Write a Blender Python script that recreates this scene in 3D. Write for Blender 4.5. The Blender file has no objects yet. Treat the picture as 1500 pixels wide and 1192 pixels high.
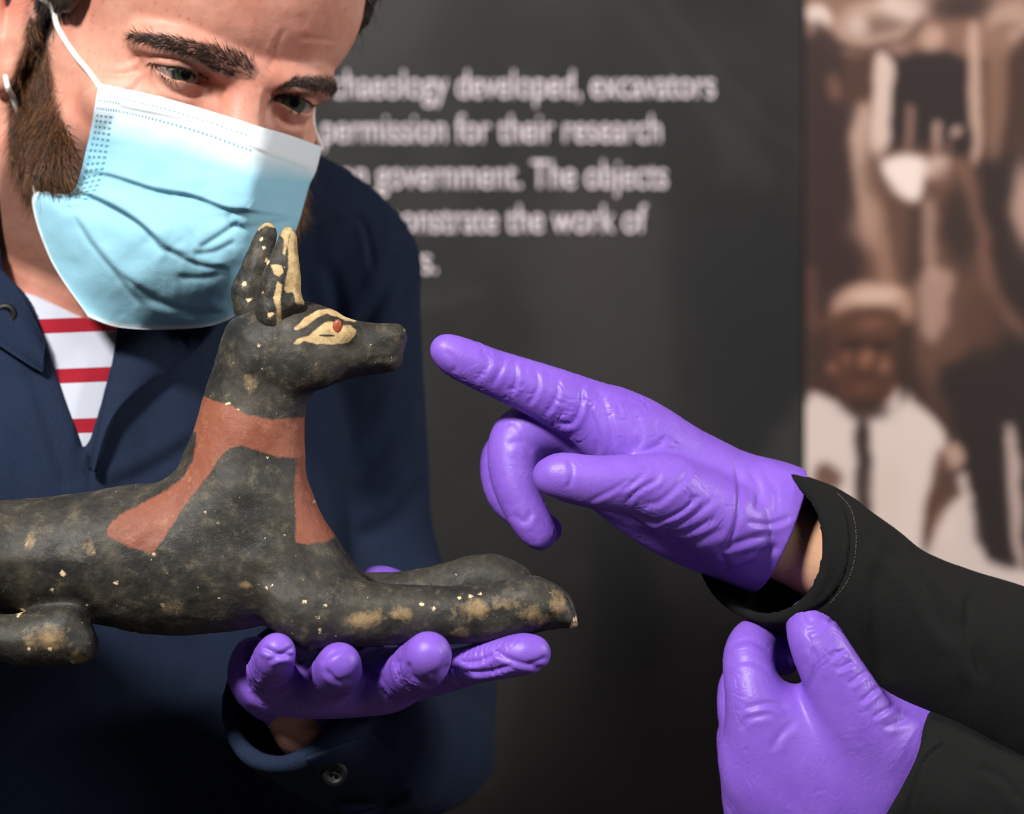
import bpy, math, random
import numpy as np
from mathutils import Vector, Matrix
random.seed(7); np.random.seed(7)

# ------------------------------------------------------------------ camera, world, lights, exposure
KP, DC, Z0 = 0.32, 1200.0, 1350.0          # mm per pixel at the focus plane, camera distance, camera height
scn = bpy.context.scene
cam_d = bpy.data.cameras.new('camera'); cam = bpy.data.objects.new('camera', cam_d)
scn.collection.objects.link(cam); scn.camera = cam
cam.location = (0, -DC/1000, Z0/1000); cam.rotation_euler = (math.pi/2, 0, 0)
cam_d.sensor_fit = 'HORIZONTAL'; cam_d.sensor_width = 36
cam_d.lens = 36*DC/(1500*KP)
cam_d.clip_start = .05; cam_d.clip_end = 50
cam_d.dof.use_dof = True; cam_d.dof.focus_distance = 1.175; cam_d.dof.aperture_fstop = 7.0

w = bpy.data.worlds.new('world'); scn.world = w; w.use_nodes = True
bg = w.node_tree.nodes['Background']; bg.inputs[0].default_value = (.85, .9, 1, 1); bg.inputs[1].default_value = .10

def area(name, loc, target, size, power, col):
    l = bpy.data.lights.new(name, 'AREA'); l.shape = 'DISK'; l.size = size; l.energy = power; l.color = col
    o = bpy.data.objects.new(name, l); scn.collection.objects.link(o); o.location = loc
    o.rotation_euler = (Vector(target)-Vector(loc)).to_track_quat('-Z', 'Y').to_euler()
    return o
area('key_light', (-.85, -1.45, 2.6), (0, .1, 1.33), .32, 70, (1, .97, .93))
area('fill_light', (1.3, -1.9, 2.3), (.1, .1, 1.3), .9, 10, (.95, .97, 1))
area('panel_fill', (1.5, -.1, 1.9), (.0, .9, 1.15), .3, 14, (1, .96, .92))  # unseen lamp added off to the right to brighten the dark panel
scn.view_settings.view_transform = 'Standard'; scn.view_settings.look = 'None'
scn.view_settings.gamma = 1; scn.view_settings.use_curve_mapping = False
scn.view_settings.exposure = 0.15

# ------------------------------------------------------------------ helpers
f32 = np.float32
def P(px, py, w=0.0):
    s = KP*(1+w/DC)
    return np.array([(px-750)*s, w, Z0-(py-596)*s])
def sc(w): return KP*(1+w/DC)
def lin(c):
    c = np.asarray(c, float)/255
    return np.where(c <= .04045, c/12.92, ((c+.055)/1.055)**2.4)
def L4(c): return tuple(lin(c))+(1.0,)

_lat = np.random.RandomState(3).rand(32, 32, 32).astype(f32)
def vnoise(p):
    p = np.asarray(p, f32); i = np.floor(p).astype(int); f = p-i; f = f*f*(3-2*f)
    i0 = i % 32; i1 = (i+1) % 32; r = 0
    for a in (0, 1):
        for b in (0, 1):
            for c in (0, 1):
                wgt = (f[:, 0] if a else 1-f[:, 0])*(f[:, 1] if b else 1-f[:, 1])*(f[:, 2] if c else 1-f[:, 2])
                r = r+wgt*_lat[(i1 if a else i0)[:, 0], (i1 if b else i0)[:, 1], (i1 if c else i0)[:, 2]]
    return r*2-1
def fbm(p, o=3):
    r = 0; a = 1
    for k in range(o): r = r+a*vnoise(p*(2**k)+k*7.3); a *= .5
    return r

def spline(pts, n=4, closed=False):
    pts = np.asarray(pts, float); out = []; m = len(pts)
    rng = range(m) if closed else range(m-1)
    for i in rng:
        g = (lambda j: pts[j % m]) if closed else (lambda j: pts[min(max(j, 0), m-1)])
        p0, p1, p2, p3 = g(i-1), g(i), g(i+1), g(i+2)
        for t in np.linspace(0, 1, n, endpoint=False):
            out.append(.5*((2*p1)+(-p0+p2)*t+(2*p0-5*p1+4*p2-p3)*t*t+(-p0+3*p1-3*p2+p3)*t**3))
    if not closed: out.append(pts[-1])
    return np.array(out)

def polysdf(X, Z, poly):
    """signed distance to polygon, negative inside"""
    d = np.full(X.shape, 1e9, f32); s = np.zeros(X.shape, bool); n = len(poly)
    for i in range(n):
        ax, az = poly[i]; bx, bz = poly[(i+1) % n]
        ex, ez = bx-ax, bz-az; wx = X-ax; wz = Z-az
        t = np.clip((wx*ex+wz*ez)/(ex*ex+ez*ez+1e-9), 0, 1)
        d = np.minimum(d, (wx-ex*t)**2+(wz-ez*t)**2)
        c = (az > Z) != (bz > Z)
        if abs(ez) > 1e-9: s ^= c & (X < ex*(Z-az)/ez+ax)
    d = np.sqrt(d); return np.where(s, -d, d).astype(f32)

def smin(a, b, k):
    if k <= 0: return np.minimum(a, b)
    h = np.clip(.5+.5*(b-a)/k, 0, 1)
    return b+(a-b)*h-k*h*(1-h)

def idw(X, Z, ctrl):
    num = 0; den = 0
    for x, z, v in ctrl:
        wg = 1/((X-x)**2+(Z-z)**2+4)**1.5
        num = num+wg*v; den = den+wg
    return (num/den).astype(f32)

class Field:
    """implicit solid sampled on a grid (millimetres), meshed with surface nets"""
    def __init__(s, lo, hi, h):
        s.lo = np.array(lo, float); s.h = h
        s.ax = [np.arange(lo[i], hi[i]+h, h).astype(f32) for i in range(3)]
        s.F = np.full([len(a) for a in s.ax], 1e3, f32)
    def sl(s, lo, hi):
        r = []
        for i in range(3):
            a = int(max(0, math.floor((lo[i]-s.lo[i])/s.h))); b = int(min(len(s.ax[i]), math.ceil((hi[i]-s.lo[i])/s.h)+1))
            if b <= a: return None
            r.append(slice(a, b))
        return tuple(r)
    def g(s, sl): return s.ax[0][sl[0]][:, None, None], s.ax[1][sl[1]][None, :, None], s.ax[2][sl[2]][None, None, :]
    def put(s, sl, d, k, op):
        if op == 'u': s.F[sl] = smin(s.F[sl], d, k)
        elif op == 's': s.F[sl] = -smin(-s.F[sl], d, k)
        elif op == 'i': s.F[sl] = -smin(-s.F[sl], -d, k)
    def cone(s, a, b, ra, rb, k=0, n=None, q=1, op='u'):
        a = np.asarray(a, float); b = np.asarray(b, float); m = max(ra, rb)+k+3*s.h
        sl = s.sl(np.minimum(a, b)-m, np.maximum(a, b)+m)
        if sl is None: return
        X, Y, Z = s.g(sl); e = b-a; L = float(e@e)+1e-6
        dx, dy, dz = X-f32(a[0]), Y-f32(a[1]), Z-f32(a[2])
        t = np.clip((dx*f32(e[0])+dy*f32(e[1])+dz*f32(e[2]))/f32(L), 0, 1)
        vx, vy, vz = dx-t*f32(e[0]), dy-t*f32(e[1]), dz-t*f32(e[2])
        d2 = vx*vx+vy*vy+vz*vz
        if n is not None:
            vn = vx*f32(n[0])+vy*f32(n[1])+vz*f32(n[2]); d2 = d2+vn*vn*f32(1/(q*q)-1)
        d = (np.sqrt(d2)-(f32(ra)+f32(rb-ra)*t))*f32(min(1, q) if n is not None else 1)
        s.put(sl, d, k, op)
    def chain(s, pts, k=3, ks=1.5, n=None, q=1, sub=3, op='u'):
        """pts: (px,py,w,r_px); first link blends with k, later ones too"""
        W = []
        for p in pts: W.append(list(P(p[0], p[1], p[2]))+[p[3]*sc(p[2])])
        W = spline(W, sub) if sub > 1 else np.array(W)
        for i in range(len(W)-1):
            s.cone(W[i][:3], W[i+1][:3], W[i][3], W[i+1][3], k, n, q, op)
        return W
    def mchain(s, W, k=3, n=None, q=1, sub=3, op='u'):
        W = spline(W, sub) if sub > 1 else np.array(W)
        for i in range(len(W)-1): s.cone(W[i][:3], W[i+1][:3], W[i][3], W[i+1][3], k, n, q, op)
        return W
    def ell(s, c, r, k=0, R=None, op='u'):
        c = np.asarray(c, float); m = max(r)+k+3*s.h
        sl = s.sl(c-m, c+m)
        if sl is None: return
        X, Y, Z = s.g(sl); d = [X-f32(c[0]), Y-f32(c[1]), Z-f32(c[2])]
        if R is not None: d = [sum(d[j]*f32(R[j][i]) for j in range(3)) for i in range(3)]
        q = np.sqrt(sum((d[i]/f32(r[i]))**2 for i in range(3)))
        g = np.sqrt(sum((d[i]/f32(r[i]**2))**2 for i in range(3)))
        s.put(sl, q*(q-1)/(g+1e-6), k, op)
    def poly(s, pts, w, T, R, k=0, op='u', sub=3, yc=None):
        """inflated outline: T half thickness, R rounding (numbers or [(px,py,v)])"""
        q = spline(pts, sub, True) if sub > 1 else np.array(pts, float)
        q = np.array([P(a, b, w)[[0, 2]] for a, b in q])
        conv = lambda C: [(*P(a, b, w)[[0, 2]], v) for a, b, v in C]
        mx = max([v for *_, v in T]) if isinstance(T, list) else T
        my = max([abs(v) for *_, v in yc]) if yc else 0
        lo = q.min(0)-k-3*s.h; hi = q.max(0)+k+3*s.h
        sl = s.sl((lo[0], w-mx-my-k-3*s.h, lo[1]), (hi[0], w+mx+my+k+3*s.h, hi[1]))
        if sl is None: return
        X = s.ax[0][sl[0]][:, None]+0*s.ax[2][sl[2]][None, :]; Z = 0*X+s.ax[2][sl[2]][None, :]
        sd = -polysdf(X, Z, q)
        Tf = idw(X, Z, conv(T)) if isinstance(T, list) else np.full(X.shape, T, f32)
        Rf = idw(X, Z, conv(R)) if isinstance(R, list) else np.full(X.shape, R, f32)
        Yf = w+(idw(X, Z, conv(yc)) if yc else np.zeros(X.shape, f32))
        a = np.maximum(Rf-sd, 0)/Rf
        y = (s.ax[1][sl[1]][None, :, None]-Yf[:, None, :])/Tf[:, None, :]
        d = (np.sqrt((a**2)[:, None, :]+y*y)-1)*np.minimum(Tf, Rf)[:, None, :]
        s.put(sl, d, k, op)
    def prism(s, pts, w, y0, y1, k=0, op='s', sub=1):
        q = spline(pts, sub, True) if sub > 1 else np.array(pts, float)
        q = np.array([P(a, b, w)[[0, 2]] for a, b in q]); lo = q.min(0)-k-3*s.h; hi = q.max(0)+k+3*s.h
        sl = s.sl((lo[0], y0-k-3*s.h, lo[1]), (hi[0], y1+k+3*s.h, hi[1]))
        if sl is None: return
        X = s.ax[0][sl[0]][:, None]+0*s.ax[2][sl[2]][None, :]; Z = 0*X+s.ax[2][sl[2]][None, :]
        sd = polysdf(X, Z, q); Y = s.ax[1][sl[1]][None, :, None]
        s.put(sl, np.maximum(sd[:, None, :], np.maximum(y0-Y, Y-y1)), k, op)
    def plane(s, pt, nrm, k=0, region=None):
        """cut away the side the normal points to; region=(lo,hi) limits it"""
        pt = np.asarray(pt, float); nrm = np.asarray(nrm, float); nrm = nrm/np.linalg.norm(nrm)
        sl = s.sl(*region) if region else (slice(None),)*3
        X, Y, Z = s.g(sl)
        d = (X-f32(pt[0]))*f32(nrm[0])+(Y-f32(pt[1]))*f32(nrm[1])+(Z-f32(pt[2]))*f32(nrm[2])
        s.F[sl] = -smin(-s.F[sl], -d.astype(f32), k)
    def mesh(s):
        F = s.F.copy()
        for i in range(3):                                  # close at the borders
            a = [slice(None)]*3; a[i] = 0; F[tuple(a)] = np.maximum(F[tuple(a)], .5); a[i] = -1; F[tuple(a)] = np.maximum(F[tuple(a)], .5)
        F = np.clip(F, -3*s.h, 3*s.h); B = F < 0
        nx, ny, nz = F.shape
        c = np.zeros((nx-1, ny-1, nz-1), np.int8)
        for dx in (0, 1):
            for dy in (0, 1):
                for dz in (0, 1): c += B[dx:nx-1+dx, dy:ny-1+dy, dz:nz-1+dz]
        act = (c > 0) & (c < 8); idx = np.argwhere(act)
        vid = np.full(act.shape, -1, np.int32); vid[act] = np.arange(len(idx))
        i, j, k = idx.T; acc = np.zeros((len(idx), 3), f32); cnt = np.zeros(len(idx), f32)
        V = {(a, b, d): F[i+a, j+b, k+d] for a in (0, 1) for b in (0, 1) for d in (0, 1)}
        cs = list(V)
        for p in cs:
            for axn in range(3):
                if p[axn]: continue
                q = list(p); q[axn] = 1; q = tuple(q); u, v = V[p], V[q]
                m = (u < 0) != (v < 0); t = np.where(m, u/np.where(m, u-v, 1), 0)
                pos = np.tile(np.array(p, f32), (len(idx), 1)); pos[:, axn] += t
                acc += pos*m[:, None]; cnt += m
        vert = (acc/cnt[:, None]+idx)*s.h+s.lo
        faces = []
        for axn in range(3):
            a = [slice(None)]*3; b = [slice(None)]*3; a[axn] = slice(0, -1); b[axn] = slice(1, None)
            S = B[tuple(a)] != B[tuple(b)]; e = np.argwhere(S)
            o1, o2 = [(1, 2), (2, 0), (0, 1)][axn]
            ok = (e[:, o1] > 0) & (e[:, o2] > 0) & (e[:, o1] < F.shape[o1]-1) & (e[:, o2] < F.shape[o2]-1); e = e[ok]
            def at(d1, d2):
                q = e.copy(); q[:, o1] -= d1; q[:, o2] -= d2; return vid[q[:, 0], q[:, 1], q[:, 2]]
            qd = np.stack([at(1, 1), at(0, 1), at(0, 0), at(1, 0)], 1)
            flip = ~B[e[:, 0], e[:, 1], e[:, 2]]; qd[flip] = qd[flip][:, ::-1]
            faces.append(qd)
        return vert.astype(np.float64), np.concatenate(faces)

def vnormals(v, f):
    n = np.cross(v[f[:, 2]]-v[f[:, 0]], v[f[:, 3]]-v[f[:, 1]]); out = np.zeros_like(v)
    for c in range(4):
        for a in range(3): out[:, a] += np.bincount(f[:, c], n[:, a], len(v))
    return out/(np.linalg.norm(out, axis=1)[:, None]+1e-9)
def relax(v, f, it=2, lam=.5):
    for _ in range(it):
        s = np.zeros_like(v); c = np.zeros(len(v))
        for a, b in ((0, 1), (1, 2), (2, 3), (3, 0)):
            for x in range(3):
                s[:, x] += np.bincount(f[:, a], v[f[:, b], x], len(v))+np.bincount(f[:, b], v[f[:, a], x], len(v))
            c += np.bincount(f[:, a], minlength=len(v))+np.bincount(f[:, b], minlength=len(v))
        v = v+lam*(s/np.maximum(c, 1)[:, None]-v)
    return v

def obj(name, v, f, material, parent=None, attrs=None, smooth=True, uv=None):
    """link one mesh object; v in mm world coordinates"""
    v = np.asarray(v, float)/1000
    if parent is not None:
        q = parent; off = np.zeros(3)
        while q is not None: off += np.array(q.location); q = q.parent
        v = v-off
    me = bpy.data.meshes.new(name)
    if isinstance(f, np.ndarray):
        n, c = f.shape
        me.vertices.add(len(v)); me.vertices.foreach_set('co', v.astype(f32).ravel())
        me.loops.add(n*c); me.loops.foreach_set('vertex_index', f.astype(np.int32).ravel())
        me.polygons.add(n); me.polygons.foreach_set('loop_start', np.arange(0, n*c, c, dtype=np.int32))
        me.update(calc_edges=True)
    else:
        me.from_pydata([tuple(p) for p in v], [], f); me.update()
    me.polygons.foreach_set('use_smooth', np.full(len(me.polygons), smooth))
    for k, a in (attrs or {}).items():
        a = np.asarray(a, f32)
        if a.ndim == 1: me.attributes.new(k, 'FLOAT', 'POINT').data.foreach_set('value', a)
        else:
            if a.shape[1] == 3: a = np.c_[a, np.ones(len(a), f32)]
            me.attributes.new(k, 'FLOAT_COLOR', 'POINT').data.foreach_set('color', a.ravel())
    me.materials.append(material)
    o = bpy.data.objects.new(name, me); scn.collection.objects.link(o)
    if parent is not None: o.parent = parent
    return o
def thing(name, label, cat, loc_mm, group=None):
    o = bpy.data.objects.new(name, None); scn.collection.objects.link(o); o.location = np.asarray(loc_mm)/1000
    o.empty_display_size = .05; o['label'] = label; o['category'] = cat
    if group: o['group'] = group
    return o

class Mat:
    def __init__(s, name, rough=.5, spec=.5):
        s.m = bpy.data.materials.new(name); s.m.use_nodes = True; s.t = s.m.node_tree
        s.b = s.t.nodes['Principled BSDF']; s.b.inputs['Roughness'].default_value = rough
        s.b.inputs['Specular IOR Level'].default_value = spec
    def n(s, typ, **kw):
        o = s.t.nodes.new(typ)
        for k, v in kw.items():
            if k in o.inputs.keys(): s.put(v, o.inputs[k])
            else: setattr(o, k, v)
        return o
    def put(s, v, sock):
        if isinstance(v, bpy.types.NodeSocket): s.t.links.new(v, sock)
        else: sock.default_value = v
    def attr(s, name, out='Fac'): return s.n('ShaderNodeAttribute', attribute_name=name).outputs[out]
    def obj(s): return s.n('ShaderNodeTexCoord').outputs['Object']
    def noise(s, scale, detail=3, rough=.55, vec=None, dist=0):
        o = s.n('ShaderNodeTexNoise', Scale=scale, Detail=detail, Roughness=rough, Distortion=dist); s.put(vec or s.obj(), o.inputs['Vector'])
        return o.outputs['Fac']
    def math(s, op, a, b=0, clamp=False):
        o = s.n('ShaderNodeMath', operation=op, use_clamp=clamp); s.put(a, o.inputs[0]); s.put(b, o.inputs[1]); return o.outputs[0]
    def ramp(s, v, lo, hi, a=0, b=1):
        o = s.n('ShaderNodeMapRange', clamp=True); s.put(v, o.inputs[0])
        for i, x in enumerate((lo, hi, a, b)): s.put(x, o.inputs[i+1])
        return o.outputs[0]
    def mix(s, f, a, b):
        o = s.n('ShaderNodeMix', data_type='RGBA'); s.put(f, o.inputs[0]); s.put(a, o.inputs[6]); s.put(b, o.inputs[7]); return o.outputs[2]
    def base(s, c): s.put(c, s.b.inputs['Base Color'])
    def bump(s, h, strength=.3, dist=.001, prev=None):
        o = s.n('ShaderNodeBump', Strength=strength, Distance=dist); s.put(h, o.inputs['Height'])
        if prev: s.put(prev, o.inputs['Normal'])
        s.put(o.outputs[0], s.b.inputs['Normal']); return o.outputs[0]

# ------------------------------------------------------------------ materials
def m_plain(name, c, rough=.6, spec=.4, var=.12, scale=60, bump=.15, bs=900):
    m = Mat(name, rough, spec); n = m.noise(scale)
    m.base(m.mix(m.ramp(n, .3, .7), L4(np.array(c)*(1-var)), L4(np.minimum(np.array(c)*(1+var), 255))))
    if bump: m.bump(m.noise(bs, 2), bump, .0006)
    return m.m
def m_statue():
    m = Mat('old_painted_wood', .5, .35)
    n1 = m.noise(28, 5, .65); n2 = m.noise(140, 4, .7); n3 = m.noise(420, 3, .7)
    n4 = m.noise(70, 6, .75); c = m.mix(m.ramp(n1, .35, .7), L4((36, 35, 33)), L4((64, 60, 52)))
    c = m.mix(m.math('MULTIPLY', m.ramp(n4, .5, .68), .65), c, L4((88, 80, 65)))
    c = m.mix(m.math('MULTIPLY', m.ramp(n4, .48, .36), .7), c, L4((28, 27, 26)))
    c = m.mix(m.math('MULTIPLY', m.ramp(n2, .56, .72), .4), c, L4((112, 102, 84)))
    wear = m.math('ADD', m.attr('wear'), m.math('MULTIPLY', m.math('SUBTRACT', n2, .5), 1.6))
    c = m.mix(m.math('MULTIPLY', m.ramp(wear, .45, .95), .75), c, L4((158, 132, 92)))
    red = m.math('ADD', m.attr('red'), m.math('ADD', m.math('MULTIPLY', m.math('SUBTRACT', n3, .5), 2.6), m.math('MULTIPLY', m.math('SUBTRACT', n2, .5), 2.6)))
    rc = m.mix(m.ramp(n1, .3, .7), L4((120, 66, 48)), L4((148, 88, 66)))
    rc = m.mix(m.math('MULTIPLY', m.ramp(n4, .54, .7), .55), rc, L4((96, 60, 46)))
    rc = m.mix(m.math('MULTIPLY', m.ramp(n2, .56, .7), .5), rc, L4((178, 118, 92)))
    c = m.mix(m.ramp(red, .5, -.5), c, rc)
    crm = m.math('ADD', m.attr('cream'), m.math('MULTIPLY', m.math('SUBTRACT', n3, .5), 1.4))
    cc = m.mix(m.ramp(n2, .3, .7), L4((212, 184, 136)), L4((160, 132, 88))); cc = m.mix(m.math('MULTIPLY', m.ramp(n4, .54, .66), .6), cc, L4((96, 80, 56)))
    c = m.mix(m.ramp(crm, .35, -.35), c, cc)
    blk = m.attr('line'); c = m.mix(m.ramp(blk, .25, -.25), c, L4((40, 36, 30)))
    chip = m.math('ADD', m.attr('chip'), m.math('MULTIPLY', m.math('SUBTRACT', n3, .5), 4.5))
    c = m.mix(m.ramp(chip, .2, -.5), c, m.mix(n1, L4((236, 190, 120)), L4((226, 216, 196))))
    sp = m.noise(620, 2, .6); c = m.mix(m.ramp(sp, .735, .77), c, L4((190, 180, 160)))
    m.base(c); b = m.bump(n4, .4, .0022); m.bump(n3, .3, .0005, b)
    m.put(m.ramp(n1, .3, .7, .5, .68), m.b.inputs['Roughness'])
    return m.m
def m_glove():
    m = Mat('purple_nitrile', .45, .4); n = m.noise(55, 3)
    m.base(m.mix(m.ramp(n, .3, .7), L4((122, 82, 192)), L4((134, 94, 204))))
    b = m.bump(m.noise(1300, 2), .10, .0004)
    w = m.noise(150, 3, .5, dist=2.2); m.bump(m.math('ABSOLUTE', m.math('SUBTRACT', w, .5)), .14, .0015, b)
    m.b.inputs['Subsurface Weight'].default_value = .08; m.b.inputs['Subsurface Radius'].default_value = (.002, .001, .003)
    return m.m
def m_skin(name='skin', a=(214, 158, 138), b=(196, 130, 110)):
    m = Mat(name, .52, .4); n = m.noise(38, 4, .6)
    c = m.mix(m.ramp(n, .35, .68), L4(a), L4(b))
    c = m.mix(m.math('MULTIPLY', m.ramp(m.noise(260, 2), .62, .72), .35), c, L4((150, 82, 62)))
    c = m.mix(m.attr('flush'), c, L4((184, 104, 88)))
    c = m.mix(m.attr('stubble'), c, L4((66, 42, 32)))
    m.base(c); b1 = m.bump(m.noise(700, 3), .16, .0006)
    m.b.inputs['Subsurface Weight'].default_value = .12; m.b.inputs['Subsurface Radius'].default_value = (.004, .0015, .0008)
    m.b.inputs['Subsurface Scale'].default_value = 1
    return m.m
def m_fabric(name, c, rough=.85, sheen=.25):
    m = Mat(name, rough, .2); n = m.noise(14, 3); wv = m.noise(1500, 1)
    sheen = 0; c = np.array(c, float); cc = m.mix(m.ramp(n, .3, .7), L4(c*.9), L4(c*1.08))
    m.base(m.mix(m.math('MULTIPLY', m.ramp(wv, .45, .7), .35), cc, L4(np.minimum(c*1.5+6, 255))))
    m.bump(wv, .25, .0006)
    m.b.inputs['Sheen Weight'].default_value = sheen; m.b.inputs['Sheen Roughness'].default_value = .5
    return m.m
def m_hair(name):
    m = Mat(name, .38, .5); m.base(m.attr('col', 'Color')); return m.m
def m_print(name):
    m = Mat(name, .55, .3); m.base(m.attr('col', 'Color')); return m.m
M = dict(statue=m_statue(), glove=m_glove(), skin=m_skin(), navy=m_fabric('navy_cotton', (22, 33, 54)), black=m_fabric('black_jersey', (17, 17, 17), .9, .05),
         hair=m_hair('hair_strands'), prnt=m_print('matt_print'))

# ------------------------------------------------------------------ exhibition panel with print, photograph and lettering, and the floor
WP = 900.0
def box(name, lo, hi, material, parent=None, bev=0):
    x0, y0, z0 = lo; x1, y1, z1 = hi
    v = [(x0, y0, z0), (x1, y0, z0), (x1, y1, z0), (x0, y1, z0), (x0, y0, z1), (x1, y0, z1), (x1, y1, z1), (x0, y1, z1)]
    f = [(0, 3, 2, 1), (4, 5, 6, 7), (0, 1, 5, 4), (1, 2, 6, 5), (2, 3, 7, 6), (3, 0, 4, 7)]
    return obj(name, v, f, material, parent, smooth=False)
fl = box('floor', (-2560, -2660, -40), (2560, 1560, 0), m_plain('grey_floor', (92, 88, 84), .5, .4, .1, 6, .1, 200)); fl['kind'] = 'structure'
wm = m_plain('dark_gallery_wall', (84, 82, 84), .8, .2, .05, 8, .1, 300)
for nm, lo, hi in (('wall_back', (-2500, 1500, 0), (2500, 1560, 2900)), ('wall_left', (-2560, -2600, 0), (-2500, 1560, 2900)), ('wall_right', (2500, -2600, 0), (2560, 1560, 2900)), ('wall_front', (-2560, -2660, 0), (2560, -2600, 2900)), ('ceiling', (-2560, -2660, 2900), (2560, 1560, 2950))):
    box(nm, lo, hi, wm)['kind'] = 'structure'
panel = thing('display_panel', 'tall dark exhibition panel with white text beside a sepia photograph of a child', 'panel', P(700, 596, WP)*[1, 1, 0])
XL, XM, XR = P(-420, 0, WP)[0], P(1180, 0, WP)[0], P(1960, 0, WP)[0]
box('board', (XL, WP+3, 0), (XR, WP+34, 2150), m_plain('panel_core', (40, 38, 38), .6), panel)

SOFT = 1.0
def paint(lo, hi, step, base, layers, name, seed=0):
    """a flat printed sheet; layers = (kind, data, colour, softness_px, strength)"""
    xs = np.arange(lo[0], hi[0]+1, step); ys = np.arange(lo[1], hi[1]+1, step)
    U, V = np.meshgrid(xs, ys, indexing='ij'); U0, V0 = U.copy(), V.copy()
    q = np.c_[U.ravel()/34, V.ravel()/34, 0*U.ravel()+seed]
    U = U+4*fbm(q, 2).reshape(U.shape); V = V+4*fbm(q+50, 2).reshape(U.shape)
    C = np.tile(np.array(base, float), U.shape+(1,))
    C += (7*fbm(np.c_[U.ravel()/60, V.ravel()/60, 0*U.ravel()+seed+9], 3)).reshape(U.shape)[..., None]
    for kind, data, col, soft, st in layers:
        if kind == 'e':
            cx, cy, rx, ry = data[:4]; a = math.radians(data[4]) if len(data) > 4 else 0
            dx, dy = U-cx, V-cy; x = dx*math.cos(a)+dy*math.sin(a); y = -dx*math.sin(a)+dy*math.cos(a)
            d = (np.hypot(x/rx, y/ry)-1)*min(rx, ry)
        elif kind == 'p': d = polysdf(U, V, spline(data, 3, True))
        else:
            d = np.full(U.shape, 1e9)
            for (x0, y0, r0), (x1, y1, r1) in zip(data[:-1], data[1:]):
                t = np.clip(((U-x0)*(x1-x0)+(V-y0)*(y1-y0))/((x1-x0)**2+(y1-y0)**2+1e-6), 0, 1)
                d = np.minimum(d, np.hypot(U-x0-t*(x1-x0), V-y0-t*(y1-y0))-(r0+(r1-r0)*t))
        a = 1/(1+np.exp(np.clip(d/(soft*SOFT)*2.2, -30, 30)))
        C = C+(np.array(col, float)-C)*(a*st)[..., None]
    s = sc(WP); n, m = U0.shape
    v = np.c_[(U0.ravel()-750)*s, np.full(n*m, WP), Z0-(V0.ravel()-596)*s]
    i = np.arange(n*m).reshape(n, m); f = np.stack([i[:-1, :-1], i[:-1, 1:], i[1:, 1:], i[1:, :-1]], -1).reshape(-1, 4)
    # sheet of its own thickness: add a back
    nv = len(v); b = [i[0, 0], i[-1, 0], i[-1, -1], i[0, -1]]; v = np.r_[v, v[b]+[0, 2.9, 0]]
    f = np.r_[f, [[nv, nv+1, nv+2, nv+3], [b[0], b[1], nv+1, nv], [b[1], b[2], nv+2, nv+1], [b[2], b[3], nv+3, nv+2], [b[3], b[0], nv, nv+3]]]
    col = lin(np.clip(C, 0, 255)).reshape(-1, 3); col = np.r_[col, col[:4]]
    return obj(name, v, f, M['prnt'], panel, dict(col=col), smooth=False)
dk = lambda *c: tuple(x*(.53 if c[0] < 56 else .68) for x in c)
left = [('p', [(480, -40), (700, -40), (640, 60), (560, 110), (500, 150)], dk(70, 66, 66), 30, .8), ('p', [(790, -60), (900, -60), (870, 60), (800, 20)], dk(84, 80, 78), 20, .7),
        ('l', [(600, 120, 26), (620, 230, 22), (600, 330, 18)], dk(64, 58, 57), 24, .5),
        ('e', (830, 50, 70, 60), dk(38, 36, 37), 25, .7), ('e', (690, 60, 60, 80), dk(36, 34, 35), 25, .6), ('p', [(870, 0), (960, -20), (1040, 120), (1010, 320), (940, 240)], dk(36, 35, 36), 20, .7),
        ('p', [(760, 300), (960, 280), (1000, 520), (960, 640), (820, 560), (770, 450)], dk(66, 58, 56), 30, .75), ('e', (880, 350, 60, 130), dk(72, 64, 62), 30, .4),
        ('p', [(1000, 340), (1180, 330), (1180, 640), (1060, 660), (1000, 520)], dk(32, 31, 34), 30, .85),
        ('l', [(900, -20, 14), (1000, 110, 16), (1120, 260, 20)], dk(62, 58, 57), 18, .6), ('l', [(960, -10, 5), (1080, 140, 5), (1180, 230, 6)], dk(76, 73, 72), 10, .5), ('l', [(600, 450, 5), (700, 430, 5)], dk(74, 72, 72), 12, .6),
        ('l', [(640, 520, 30), (650, 760, 35)], dk(52, 46, 45), 30, .5), ('l', [(900, 690, 50), (920, 900, 42), (890, 1000, 30)], dk(27, 25, 26), 16, .85), ('l', [(1000, 720, 40), (1020, 1000, 45)], dk(58, 55, 55), 30, .6),
        ('l', [(800, 830, 40), (790, 1000, 30)], dk(46, 43, 44), 30, .5), ('p', [(1120, 660), (1150, 610), (1185, 590), (1185, 800), (1110, 800)], dk(66, 66, 66), 16, .85),
        ('p', [(620, 980), (1200, 980), (1200, 1260), (620, 1260)], dk(42, 35, 33), 60, .7), ('l', [(880, 980, 14), (840, 1100, 10), (700, 1230, 12)], dk(28, 25, 25), 14, .6), ('l', [(740, 1000, 26), (700, 1140, 26)], dk(60, 50, 47), 24, .5), ('l', [(1150, 0, 18), (1168, 300, 10)], dk(52, 53, 54), 14, .6)]
paint((-420, -560), (1180, 1750), 6, dk(44, 41, 41), left, 'printed_backdrop', 1)
dk = lambda *c: tuple(246*(x/255)**1.22 for x in c); SOFT = .62
hi_, md, lo_, dkb, sk = dk(232, 212, 204), dk(158, 122, 106), dk(96, 66, 55), dk(52, 37, 35), dk(98, 64, 50)
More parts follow.
